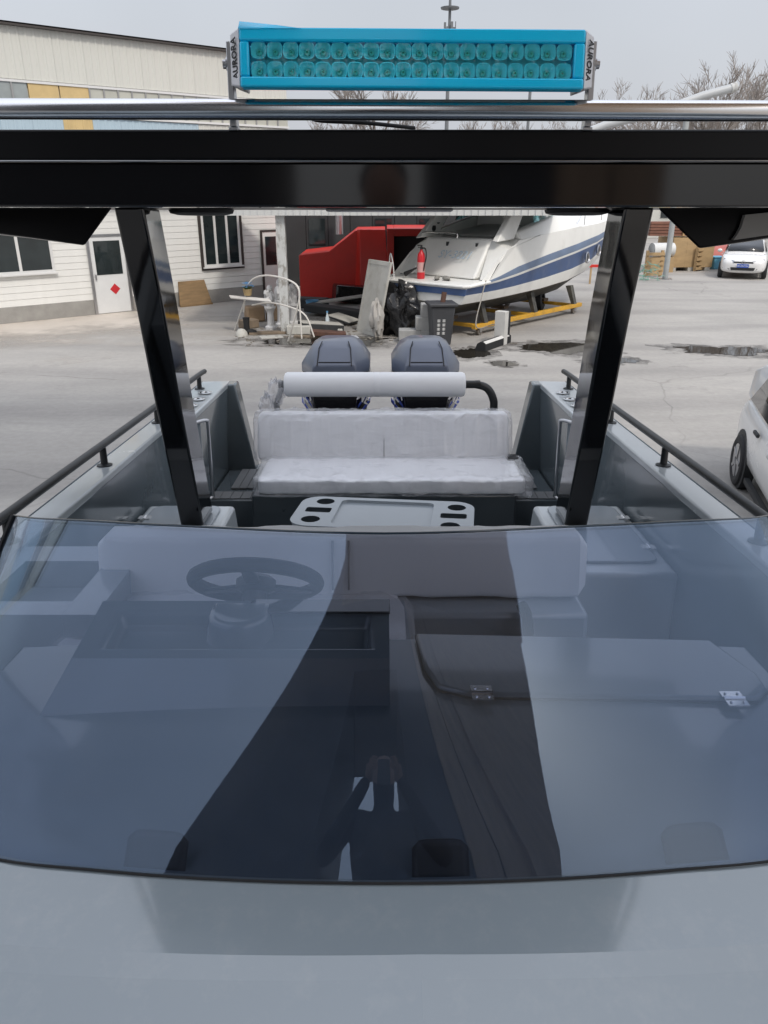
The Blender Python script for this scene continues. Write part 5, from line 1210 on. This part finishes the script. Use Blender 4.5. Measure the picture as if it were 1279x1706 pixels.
build('foot', blob((0.09,-0.03,0.07), (0.17,0.075,0.07), 8, 0.2, 0.1), M_rub, g_o)
gl2 = gp(403, 560); tag(build('white_helmet', MB().lathe([(0.15,0),(0.155,0.03),(0.14,0.10),(0.08,0.17),(0,0.19)], n=18).bb(-0.06,0.06,-0.22,-0.12,0.01,0.03), M_pale, loc=gl2), 'white plastic helmet on the ground by the boot', 'helmet')
random.seed(11)
mb = MB()
for k in range(160):
    u, v = random.uniform(395, 660), random.gauss(556, 9); p = gp(u, v); s_ = random.uniform(0.01, 0.05)
    mb.box((p.x, p.y, s_*0.3), (s_*random.uniform(1,4), s_, s_*0.6), Matrix.Rotation(random.uniform(0,3), 3, 'Z'))
rb = build('rubble', mb, mat('rubble_bits', (0.22,0.20,0.17), 0.9, var=0.4, vscale=20)); stuff(rb); tag(rb, 'small chips and litter scattered on the wet ground', 'rubble')

# ------------------------------------------------------------------ cars
M_carw = mat('white_car_paint', (0.72,0.72,0.71), 0.25, coat=0.7, var=0.02, vscale=1)
M_carg = mat('car_glass', (0.012,0.015,0.02), 0.04, spec=0.7)
M_tyre = mat('tyre_rubber', (0.02,0.02,0.022), 0.75, var=0.2, vscale=10)
M_alu = mat('alloy_rim', (0.45,0.45,0.46), 0.3, metal=0.9)
M_lamp = mat('headlamp_clear', (0.35,0.37,0.40), 0.1, metal=0.6)
def car(name, label, loc, rot, front=True):
    o = thing(name, label, 'car', loc, rot)
    S = [(-2.12,0.70,0.38,0.80),(-2.04,0.83,0.28,0.97),(-1.7,0.875,0.24,1.0),(-1.0,0.895,0.21,0.97),(0,0.90,0.20,0.95),(1.0,0.90,0.20,0.96),(1.5,0.885,0.22,0.91),(1.85,0.84,0.22,0.82),(2.05,0.74,0.24,0.72),(2.13,0.60,0.30,0.60)]
    secs = []
    for y, hw, zb, zt in S:
        h = [(hw*0.90,zb),(hw*0.985,zb+(zt-zb)*0.22),(hw,zb+(zt-zb)*0.5),(hw*0.985,zb+(zt-zb)*0.78),(hw*0.93,zt-0.02),(hw*0.80,zt+0.015),(hw*0.4,zt+0.035)]
        secs.append([(x,y,z) for x,z in h] + [(-x,y,z) for x,z in h[::-1]])
    build('body', MB().loft(secs), M_carw, o, sharp=50, sub=1)
    G = [(-2.0,0.74,0.70,0.98,1.02),(-1.75,0.77,0.62,0.98,1.22),(-1.45,0.79,0.60,0.98,1.40),(-0.9,0.81,0.60,0.97,1.455),(0.0,0.82,0.61,0.95,1.465),(0.45,0.82,0.60,0.95,1.42),(0.85,0.80,0.62,0.95,1.20),(1.2,0.77,0.70,0.95,0.99)]
    if not front: G = [(y, a+0.02, b+0.03, z0, (1.34 if y < -1.9 else 1.46 if y < -1.6 else z1+0.05)) for y,a,b,z0,z1 in G]
    secs = [[(a,y,z0),(b+(a-b)*0.15,y,z1-0.05),(b*0.9,y,z1),(b*0.4,y,z1+0.02),(-b*0.4,y,z1+0.02),(-b*0.9,y,z1),(-(b+(a-b)*0.15),y,z1-0.05),(-a,y,z0)] for y,a,b,z0,z1 in G]
    build('cabin', MB().loft(secs), M_carw, o, sharp=80, bev=0 if front else 0.05, seg=4)
    # glazing set a few millimetres proud of the cabin
    build('windscreen', MB().add([(-0.70,1.18,1.045),(0.70,1.18,1.045),(0.64,0.87,1.24),(-0.64,0.87,1.24),(0.57,0.475,1.455),(-0.57,0.475,1.455)], [(0,1,2,3),(3,2,4,5)]), M_carg, o, solid=0.006)
    build('rear_window', MB().add([(-0.58,-2.0,1.06),(0.58,-2.0,1.06),(0.52,-1.6 if front else -2.01,1.40 if front else 1.30),(-0.52,-1.6 if front else -2.01,1.40 if front else 1.30)], [(0,1,2,3)]), M_carg, o, solid=0.02)
    for s in (-1, 1):
        for (ya, yb, yc, yd) in ((-1.55,-0.42,-0.45,-1.25),(-0.34,0.95,0.42,-0.36)):
            za, zb_ = 1.03, 1.40
            q = lambda y, z: (s*(0.818 + (0 if front else 0.034) - (z-0.95)*0.30 + 0.012 - max(0, abs(y+0.1)-0.9)*0.03), y, z)
            build('side_window', MB().add([q(ya,za),q(yb,za-0.02),q(yc,zb_),q(yd,zb_-0.01)], [(0,1,2,3)]), M_carg, o, solid=0.006)
        for y in (-0.62, 0.35):
            build('door_handle', MB().bb(s*0.905-0.018, s*0.905+0.018, y-0.10, y+0.10, 0.83, 0.875), M_dark if not front else M_carw, o, bev=0.012)
        for y in (-1.30, 1.32):
            build('wheel_arch', MB().lathe([(0.36,-0.12),(0.372,0.0),(0.355,0.004),(0.0,0.004)], (s*0.885,y,0.33), (s,0,0), 28), M_dark, o)
            wh = build('wheel', MB().lathe([(0.19,0.07),(0.215,0.09),(0.27,0.10),(0.305,0.085),(0.318,0.05),(0.318,-0.08),(0.2,-0.09)], (s*0.83,y,0.318), (s,0,0), 28), M_tyre, o)
            rm = MB().lathe([(0.205,0.085),(0.195,0.065),(0.05,0.070),(0.05,0.085),(0,0.085)], (s*0.83,y,0.318), (s,0,0), 20)
            for k in range(5):
                a = 2*math.pi*k/5; d = Vector((0, math.cos(a), math.sin(a))); e = Vector((0,-math.sin(a),math.cos(a))); c = Vector((s*0.917,y,0.318))
                rm.hexa([c+d*0.04-e*0.03, c+d*0.20-e*0.02, c+d*0.20+e*0.02, c+d*0.04+e*0.03] + [p+Vector((s*0.008,0,0)) for p in (c+d*0.04-e*0.03, c+d*0.20-e*0.02, c+d*0.20+e*0.02, c+d*0.04+e*0.03)])
            build('rim', rm, M_alu, wh)
        build('door_mirror', blob((s*1.0,0.72,1.02), (0.10,0.06,0.07), 8, s, 0.05), M_carw, o)
        build('sill', MB().bb(s*0.85-0.03, s*0.85+0.03, -0.9, 0.95, 0.17, 0.23), M_dark, o)
        build('tail_lamp', MB().box((s*0.52,-2.085,0.80), (0.22,0.08,0.14)), mat('tail_lamp_red', (0.35,0.01,0.01), 0.2), o, bev=0.02)
        if front:
            hl = MB().hexa([(s*0.36,2.13,0.625),(s*0.76,1.93,0.67),(s*0.74,1.85,0.67),(s*0.36,2.02,0.625),(s*0.34,2.095,0.725),(s*0.77,1.86,0.80),(s*0.74,1.78,0.80),(s*0.34,1.98,0.73)])
            build('headlight', hl, M_lamp, o, bev=0.01)
            build('fog_vent', MB().hexa([(s*0.50,2.11,0.36),(s*0.74,2.0,0.40),(s*0.74,1.9,0.40),(s*0.50,2.0,0.36),(s*0.52,2.12,0.43),(s*0.76,2.0,0.45),(s*0.76,1.9,0.45),(s*0.52,2.0,0.43)]), M_dark, o)
    if front:
        build('grille', MB().hexa([(-0.36,2.115,0.635),(0.36,2.115,0.635),(0.36,2.0,0.635),(-0.36,2.0,0.635),(-0.36,2.105,0.695),(0.36,2.105,0.695),(0.36,2.0,0.695),(-0.36,2.0,0.695)]), M_dark, o)
        build('lower_intake', MB().hexa([(-0.42,2.15,0.36),(0.42,2.15,0.36),(0.46,2.0,0.36),(-0.46,2.0,0.36),(-0.46,2.16,0.47),(0.46,2.16,0.47),(0.46,2.0,0.47),(-0.46,2.0,0.47)]), M_dark, o)
        ep = MB(); c = Vector((0,2.128,0.685))
        ep.tube([c+Vector((0.062*math.cos(t),0,0.062*math.sin(t))) for t in [2*math.pi*k/20 for k in range(20)]], 0.008, 6, closed=True)
        for pts in (((-0.028,0.05),(0,0.005),(0.028,0.05)), ((-0.05,0.025),(-0.024,-0.045),(0,-0.002),(0.024,-0.045),(0.05,0.025))):
            ep.tube([c+Vector((x,0.002,z)) for x, z in pts], 0.006, 5)
        build('emblem', ep, M_alu, o)
        pl_ = build('number_plate', MB().bb(-0.22,0.22,2.165,2.175,0.47,0.61), mat('plate_blue', (0.03,0.09,0.42), 0.4), o)
        cm = MB()
        for k, x in enumerate((-0.17,-0.115,-0.04,0.02,0.08,0.14,0.19)):
            cm.bb(x-0.02, x-0.012, 2.1755, 2.178, 0.50, 0.58); cm.bb(x+0.010, x+0.018, 2.1755, 2.178, 0.50, 0.58 if k % 2 else 0.545); cm.bb(x-0.0119, x+0.0099, 2.1755, 2.178, 0.57 if k % 3 else 0.535, 0.58 if k % 3 else 0.545)
        build('plate_marks', cm, M_wfr, pl_)
    return o
vf = gp(1229, 466); f_ = Vector((-0.42,-0.91,0)); c_ = vf - f_*2.12 + Vector((0.12, 0, 0))
car('parked_car', 'white hatchback parked in the distance facing the camera, blue number plate', (c_.x, c_.y, 0), math.atan2(-f_.x, f_.y))
f_ = Vector((-0.23,-0.973,0)).normalized(); rw = gp(1217, 806); th = math.atan2(-f_.x, f_.y)
off = Matrix.Rotation(th, 3, 'Z') @ Vector((0.93,-1.30,0))
car('parked_car', 'white car parked close beside the boat at the right edge', (rw.x-off.x, rw.y-off.y, 0), th, front=False)

# ------------------------------------------------------------------ timber yard behind, right
cp = gp(1140, 455)
def yd(name, label, cat, u, v, dy=0.0, rot=0.0, group=None):
    p = gp(u, v); return thing(name, label, cat, (p.x*(p.y+dy)/p.y, p.y+dy, 0), rot, group)
M_crate = mat('crate_plywood', (0.42, 0.29, 0.15), 0.7, var=0.2, vscale=1.2, streak=(1,1,3), dirt=(2, 0.55, 0.8, 0.3), dirtc=(0.25,0.16,0.08))
o = yd('wooden_crate', 'large tan plywood crate on pallets behind the grey pole', 'crate', 1142, 452, 0.6, 0.1)
for k in range(3): build('side_panel', MB().bb(-0.95+k*0.645, -0.95+k*0.645+0.64, -0.45, -0.42, 0.16, 1.42), M_crate, o)
build('box_core', MB().bb(-0.94, 0.98, -0.419, 1.2, 0.16, 1.40), M_crate, o)
for k in (-0.8, 0.0, 0.8): build('pallet_foot', MB().bb(k-0.12, k+0.12, -0.44, 1.2, 0, 0.159), M_pale, o)
o = yd('timber_stack', 'stack of red-brown planks on top of the tan crate', 'timber', 1115, 452, 1.0, 0.05)
for r_ in range(5):
    for k in range(3): build('plank', MB().bb(-1.3, 0.75, -0.5+k*0.32, -0.5+k*0.32+0.30, 1.47+r_*0.12, 1.47+r_*0.12+0.10), mat('red_brown_timber', (0.20,0.09,0.06), 0.75, var=0.3, vscale=3, streak=(1,5,5)), o)
for k in (0.2, 0.7): build('stake', MB().bb(k-0.04, k+0.04, -0.58, -0.51, 1.46, 2.2), M_crate, o)
o = yd('pipe_section', 'white plastic pipe section lying left of the crate', 'pipe', 1098, 456, 0.9)
build('pipe', MB().lathe([(0.30,-0.5),(0.30,0.5),(0.26,0.5),(0.26,-0.5),(0.30,-0.5)], (0,0,0.92), (1,0.2,0), 24), M_fas, o)
build('stand', MB().bb(-0.5, 0.5, -0.3, 0.3, 0, 0.62), M_crate, o)
for i, (u, v, lab) in enumerate(((1088,462,'pale wooden pallet standing left of the grey pole'),(1166,452,'wooden pallet leaning at the right end of the crate'),(1176,449,'wooden pallet nearest the blue box'))):
    o = yd('pallet', lab, 'pallet', u, v, 0.2, 0.2+i*0.5, 'pallets round the crate')
    for k in range(5): build('slat', MB().bb(-0.4, 0.4, -0.02, 0.02, 0.05+k*0.2, 0.05+k*0.2+0.12), M_crate, o)
    for s in (-0.34, 0.34): build('bearer', MB().bb(s-0.05, s+0.05, 0.021, 0.12, 0, 1.05), M_crate, o)
o = yd('blue_box', 'light blue plastic box beside the distant white hatchback', 'box', 1191, 450, 0.6, 0.3)
build('body', MB().loft([[(-0.3*k,-0.25*k,z),(0.3*k,-0.25*k,z),(0.3*k,0.25*k,z),(-0.3*k,0.25*k,z)] for k, z in ((0.85,0),(1.1,0.5))]), mat('light_blue_plastic', (0.12,0.36,0.52), 0.5), o, bev=0.03)
build('lid', MB().bb(-0.36,0.36,-0.30,0.30,0.501,0.56), mat('light_blue_plastic', (0.12,0.36,0.52), 0.5), o, bev=0.02)
o = yd('tarp_pile', 'faded red tarpaulin over a low pile behind the hatchback', 'tarpaulin', 1192, 446, 2.2)
build('cover', MB().grid(lambda u, v: (-1.6+3.2*u, -0.7+1.6*v, 0.85+0.18*mnoise.noise(Vector((u*7, v*4, 2)))-0.7*(abs(2*v-1)**4)-0.4*(abs(2*u-1)**6)), 30, 12), mat('faded_red_tarp', (0.42,0.13,0.11), 0.7, var=0.15, vscale=3), o, solid=0.02)
build('pile', MB().bb(-1.4,1.4,-0.5,0.7,0,0.62), M_foam, o)
o = yd('planter_hedge', 'heap of tangled green mesh left of the grey pole', 'netting', 1082, 468, 0.3)
random.seed(2); mb = MB()
for k in range(60):
    p = Vector((random.uniform(-0.5,0.35), random.uniform(-0.3,0.3), random.uniform(0,0.35+0.5*random.random()))); mb.tube([p, p+Vector((random.uniform(-0.3,0.3), random.uniform(-0.2,0.2), random.uniform(-0.2,0.1)-0.0))], 0.012, 4)
mb.v = [(x, y, max(0.012, z)) for x, y, z in mb.v]
build('mesh', mb, mat('green_netting', (0.18,0.34,0.27), 0.7), o); o.name = 'netting_heap'
o = yd('trestle', 'red steel trestle under the cruiser bow', 'trestle', 1012, 478, 1.0)
build('top_rail', MB().bb(-0.8,0.8,-0.05,0.05,0.62,0.72), M_red, o)
for s in (-0.7, 0, 0.7): build('leg', MB().bb(s-0.03, s+0.03, -0.03, 0.03, 0, 0.619), M_crate, o)
fbd = thing('far_building', 'pale low building with dark window slits far behind the crate', 'building', (26, 62, 0))
build('wall', MB().bb(-14, 30, 0, 8, 0, 4.6), M_clad, fbd)
for k in range(16): build('window', MB().bb(-13.0+k*2.6, -12.1+k*2.6, -0.06, -0.002, 1.4, 3.6), M_wing, fbd)
fence = thing('yard_wall', 'long pale boundary wall at the back of the yard', 'wall', (-10, 75, 0))
for k in range(20): build('wall_bay', MB().bb(-20+k*4, -16.02+k*4, 0, 0.3, 0, 2.6), M_clad, fence)

# grey pole with slanted jib
pj = gp(1108, 465)
PJ = lambda u, v: wp(u, v, y=pj.y)
jib = thing('jib_pole', 'grey steel pole with a long slanted jib arm above the roof rail', 'pole', pj)
build('mast', MB().tube([(0,0,0), (0,0,PJ(1146,182).z)], 0.11, 12), mat('grey_steel_paint', (0.36,0.38,0.38), 0.5, var=0.1), jib)
build('base_plate', MB().lathe([(0.28,0),(0.28,0.03),(0,0.03)], n=16), M_steelb, jib)
build('arm', MB().tube([PJ(u, v) - pj for u, v in ((982,219),(1010,208),(1060,196),(1120,178),(1170,160),(1222,146))], 0.15, 12), mat('pale_steel_paint', (0.45,0.47,0.48), 0.45), jib)
build('arm_cap', MB().lathe([(0.17,-0.1),(0.17,0.12),(0,0.14)], PJ(1222,146)-pj, (0.95,0,0.3), 12), M_post, jib)

# mobile mast far away
tp_ = wp(750, 10, y=110)
tw = thing('mobile_mast', 'distant grey mobile phone mast above the blue light bar', 'mast', (tp_.x, 110, 0))
M_ms = mat('mast_steel', (0.16,0.17,0.18), 0.6)
build('pole', MB().tube([(0,0,0),(0,0,tp_.z+1.5)], 0.32, 10, r1=0.16), M_ms, tw)
zt = tp_.z
build('platform', MB().lathe([(1.1,0),(1.15,0.15),(0.3,0.25),(0.2,0.0)], (0,0,zt-0.3), n=16), M_ms, tw)
for k in range(6):
    a = 2*math.pi*k/6
    build('antenna', MB().bb(0.55*math.cos(a)-0.13, 0.55*math.cos(a)+0.13, 0.55*math.sin(a)-0.1, 0.55*math.sin(a)+0.1, zt-4.2+0.5*(k % 2), zt-2.2+0.5*(k % 2)), M_ms, tw)
build('ladder_frame', MB().tube([(0.75,0,zt-4.6),(0.75,0,zt-1.6)], 0.06, 6).tube([(-0.75,0,zt-4.4),(-0.45,0,zt-2.8)], 0.06, 6).bb(-0.6,0.8,-0.3,0.3,zt-4.4,zt-4.2), M_ms, tw)
pq = gp(640, 400); 
pl2 = wp(883, 160, y=70); o = thing('thin_pole', 'thin distant lamp pole below the light bar', 'pole', (pl2.x, 70, 0)); build('shaft', MB().tube([(0,0,0),(0,0,pl2.z+1)], 0.12, 8), M_ms, o); build('lamp_head', MB().bb(-0.15,0.7,-0.1,0.1,pl2.z+1.0,pl2.z+1.12), M_ms, o)

# ------------------------------------------------------------------ bare trees
def branches(mb, tw_mb, p, d, L, r, lev, rnd):
    n = 4 if lev < 3 else 2; pts = [p]
    for i in range(n):
        d = (d + Vector((rnd.gauss(0,0.10), rnd.gauss(0,0.10), rnd.gauss(0.03,0.05)))).normalized(); p = p + d*(L/n); pts.append(p)
    (mb if lev < 2 else tw_mb).tube(pts, r, 5 if lev < 2 else 3, r1=r*0.5)
    if lev >= 4: return
    for k in range((5,6,6,5)[lev]):
        t = rnd.uniform(0.35, 1.0); i = min(n-1, int(t*n)); q = pts[i].lerp(pts[i+1], t*n-i)
        ax = d.orthogonal().normalized(); ax = Matrix.Rotation(rnd.uniform(0,6.28), 3, d) @ ax
        nd = (d*math.cos(rnd.uniform(0.4,0.8)) + ax*math.sin(rnd.uniform(0.4,0.8)) + Vector((0,0,0.12))).normalized()
        branches(mb, tw_mb, q, nd, L*rnd.uniform(0.45,0.62), max(0.018, r*0.45), lev+1, rnd)
M_bark = mat('bare_bark', (0.12,0.10,0.085), 0.9, var=0.2, vscale=2); M_twig = mat('hazed_twig', (0.28,0.25,0.23), 0.9)  # twigs paled to put distant haze into their colour
variants = []
for k in range(3):
    rnd = random.Random(40+k); a, b = MB(), MB()
    branches(a, b, Vector((0,0,0)), Vector((0,0,1)), 6.5, 0.17, 0, rnd)
    top = max(q[2] for q in b.v)
    variants.append((a.mesh('trunk', M_bark, fix=False), b.mesh('crown', M_twig, fix=False), top))
TR = [ # u, v of top, y distance, label
 (1235, 80, 62, 'largest bare tree, right of the jib arm'), (1165, 104, 66, 'bare tree just left of the largest one at right'), (1075, 122, 70, 'slim bare tree between light bar and jib arm'),
 (1262, 98, 58, 'dense bare tree right of the largest one'), (1128, 132, 64, 'bare tree left of the jib arm tip'), (1198, 100, 72, 'bare tree between the two largest at right'),
 (1022, 148, 74, 'small bare tree next to the light bar right end'), (1290, 120, 70, 'bare tree cut by the right picture edge'), (632, 56, 88, 'tall bare tree whose tip shows over the light bar'),
 (590, 165, 84, 'bare tree behind the left half of the light bar'), (700, 168, 86, 'bare tree under the middle of the light bar'), (790, 172, 80, 'bare tree under the right half of the light bar'),
 (860, 178, 84, 'bare tree near the thin distant pole'), (930, 182, 90, 'low bare tree left of the right bracket'), (545, 178, 80, 'bare tree just right of the tall hall'), (1200, 150, 80, 'low bare tree behind the jib arm tip'), (660, 160, 78, 'low bare tree under the light bar middle left')]
for i, (u, v, y, lab) in enumerate(TR):
    p = wp(u, v, y=y); tm, cm_, top = variants[i % 3]; s = p.z/top
    o = thing('bare_tree', lab, 'tree', (p.x, y, 0), i*1.3, 'bare trees along the horizon')
    inst(tm, 'trunk', o, (0,0,0), scale=(s,s,s)); inst(cm_, 'crown', o, (0,0,0), scale=(s,s,s))

# ------------------------------------------------------------------ behind the photographer: the tall workshop seen in the windshield
ws = thing('workshop_tower', 'tall dark workshop block behind the photographer, mirrored in the windshield', 'building', (0.3, -7.5, 0))
M_ws = mat('dark_workshop_wall', (0.06,0.06,0.063), 0.7, var=0.2, vscale=0.7); M_wsb = mat('weathered_board_cladding', (0.46,0.33,0.23), 0.8, var=0.3, vscale=1.5, streak=(4,4,0.5))
build('wall', MB().bb(-5.6, -2.1, -7, 0, 0, 31), M_ws, ws)
build('wall', MB().bb(0.5, 1.75, -7, 0, 0, 31), M_ws, ws)
build('bridge', MB().bb(-2.099, 0.499, -7, 0, 14.0, 31), M_ws, ws)
for k in range(2): build('cladding_board', MB().bb(1.78+k*0.68, 1.78+k*0.68+0.64, -7, -0.05, 0, 31.4), M_wsb, ws)
build('back_wall', MB().bb(1.76, 3.08, -7, -0.3, 0, 31), M_ws, ws)
build('coping', MB().bb(-5.8, 3.2, -7.2, 0.15, 31.41, 31.7), M_brn, ws)
build('overhang', MB().bb(-4.2, 10.5, 0.16, 7.2, 20.0, 20.5), M_wsb, ws)
build('reflection_wedge', MB().prism([(3.11,6.5),(10.4,20.0),(10.4,20.5),(3.11,20.5)], lambda p, q: (p[0], q, p[1]), -0.3, 0.155), M_wsb, ws)  # made-up wedge added to straighten the right edge of the mirrored dark shape
build('roof_mast', MB().tube([(-5.4,-0.3,31.7),(-5.4,-0.3,35)], 0.06, 6).tube([(-5.4,-0.3,33.6),(-4.8,-0.3,33.9)], 0.04, 6), M_brn, ws)

# photographer in the bow well, mirrored in the glass
pe = thing('person', 'person in dark jacket and trousers photographing, mirrored in the windshield', 'person', tuple(Matrix.Rotation(-TILT, 3, 'X') @ Vector((0.0,-0.42,-1.45)) + Vector((0,0,CAMH))))
J = {'pel':(0,0,0.92),'ch':(0,0.02,1.22),'nk':(0,0.04,1.42),'hb':(0,0.06,1.50),'ht':(0,0.07,1.64),
 'hl':(-0.10,0,0.86),'kl':(-0.13,0.04,0.48),'al':(-0.14,0.0,0.08),'tl':(-0.15,0.16,0.04),'hr':(0.10,0,0.86),'kr':(0.13,0.04,0.48),'ar':(0.14,0.0,0.08),'tr':(0.15,0.16,0.04),
 'sl':(-0.19,0.02,1.38),'el':(-0.30,0.14,1.16),'wl':(-0.09,0.34,1.40),'sr':(0.19,0.02,1.38),'er':(0.30,0.14,1.16),'wr':(0.09,0.34,1.40)}
RD = {'pel':.15,'ch':.16,'nk':.065,'hb':.075,'ht':.085,'hl':.09,'kl':.062,'al':.045,'tl':.04,'hr':.09,'kr':.062,'ar':.045,'tr':.04,'sl':.075,'el':.05,'wl':.034,'sr':.075,'er':.05,'wr':.034}
E = [('pel','ch'),('ch','nk'),('nk','hb'),('hb','ht'),('pel','hl'),('hl','kl'),('kl','al'),('al','tl'),('pel','hr'),('hr','kr'),('kr','ar'),('ar','tr'),('ch','sl'),('sl','el'),('el','wl'),('ch','sr'),('sr','er'),('er','wr')]
ks = list(J); me = bpy.data.meshes.new('body'); me.from_pydata([J[k] for k in ks], [(ks.index(a), ks.index(b)) for a, b in E], [])
def skinned(name, me, radii, parent, m, root=0):
    o = bpy.data.objects.new(name, me); COL.objects.link(o); o.parent = parent
    o.modifiers.new('skin', 'SKIN'); sd = o.modifiers.new('smooth', 'SUBSURF'); sd.levels = 2; sd.render_levels = 2
    for i, r_ in enumerate(radii):
        me.skin_vertices[0].data[i].radius = (r_, r_); me.skin_vertices[0].data[i].use_root = (i == root)
    me.materials.append(m); return o
bpy.context.view_layer.update()
M_cl = mat('dark_jacket', (0.02,0.021,0.025), 0.8, var=0.2, vscale=6); M_skin = mat('skin', (0.42,0.25,0.18), 0.5)
if not me.skin_vertices:
    _o = bpy.data.objects.new('tmp', me); COL.objects.link(_o); _o.modifiers.new('s', 'SKIN'); bpy.context.view_layer.update(); bpy.data.objects.remove(_o)
body = skinned('body', me, [RD[k] for k in ks], pe, M_cl)
hd_ = blob((0,0.08,1.60), (0.078,0.10,0.115), 12, 0, 0.06); build('face', hd_, M_skin, pe)
build('hair', blob((0,0.055,1.635), (0.086,0.10,0.10), 10, 2, 0.12), mat('black_hair', (0.012,0.011,0.010), 0.6), pe)
for s in (-1, 1):
    hm = MB(); w_ = Vector((s*0.085,0.345,1.415)); 
    hm.tube([w_-Vector((0,0.03,0.02)), w_, w_+Vector((-s*0.005,0.02,0.04))], 0.024, 8)
    for k in range(4): hm.tube([w_+Vector((-s*0.0,0.018,0.012+0.018*k)), w_+Vector((-s*0.02,0.045,0.015+0.018*k)), w_+Vector((-s*(0.042+0.004*(k % 2)),0.034,0.016+0.018*k))], 0.0075, 6, r1=0.006)
    hm.tube([w_+Vector((0,-0.01,0.02)), w_+Vector((-s*0.03,-0.012,0.045)), w_+Vector((-s*0.045,-0.004,0.062))], 0.009, 6)
    build('hand', hm, M_skin, pe)
ph = thing('phone', 'dark phone held up in both hands by the photographer', 'phone', tuple(Vector(pe.location) + Vector((0,0.375,1.40))))
build('case', MB().bb(-0.036,0.036,-0.005,0.004,-0.075,0.075), M_gloss, ph, bev=0.003)

# blocks that carry the grey motorboat
bt = thing('boat_cradle', 'low steel cradle carrying the grey motorboat', 'cradle', (0, 2.5, 0))
for y in (-1.5, 1.2, 2.6):
    zk = CAMH - 2.15*math.cos(TILT) - (y+2.5)*math.sin(TILT) - 0.01
    build('keel_block', MB().bb(-0.25, 0.25, y-0.15, y+0.15, 0, zk), mat('old_timber', (0.13,0.09,0.06), 0.8, var=0.3), bt)
    build('crossbar', MB().bb(-1.1, -0.251, y-0.05, y+0.05, 0.25, 0.37).bb(0.251, 1.1, y-0.05, y+0.05, 0.25, 0.37), M_blk, bt)
    for s in (-1, 1): build('bunk_post', MB().bb(s*0.95-0.05, s*0.95+0.05, y-0.0499, y+0.0499, 0.371, zk+0.28), M_blk, bt)
    for s in (-1, 1): build('foot', MB().bb(s*1.0-0.08, s*1.0+0.08, y-0.08, y+0.08, 0, 0.249), M_blk, bt)
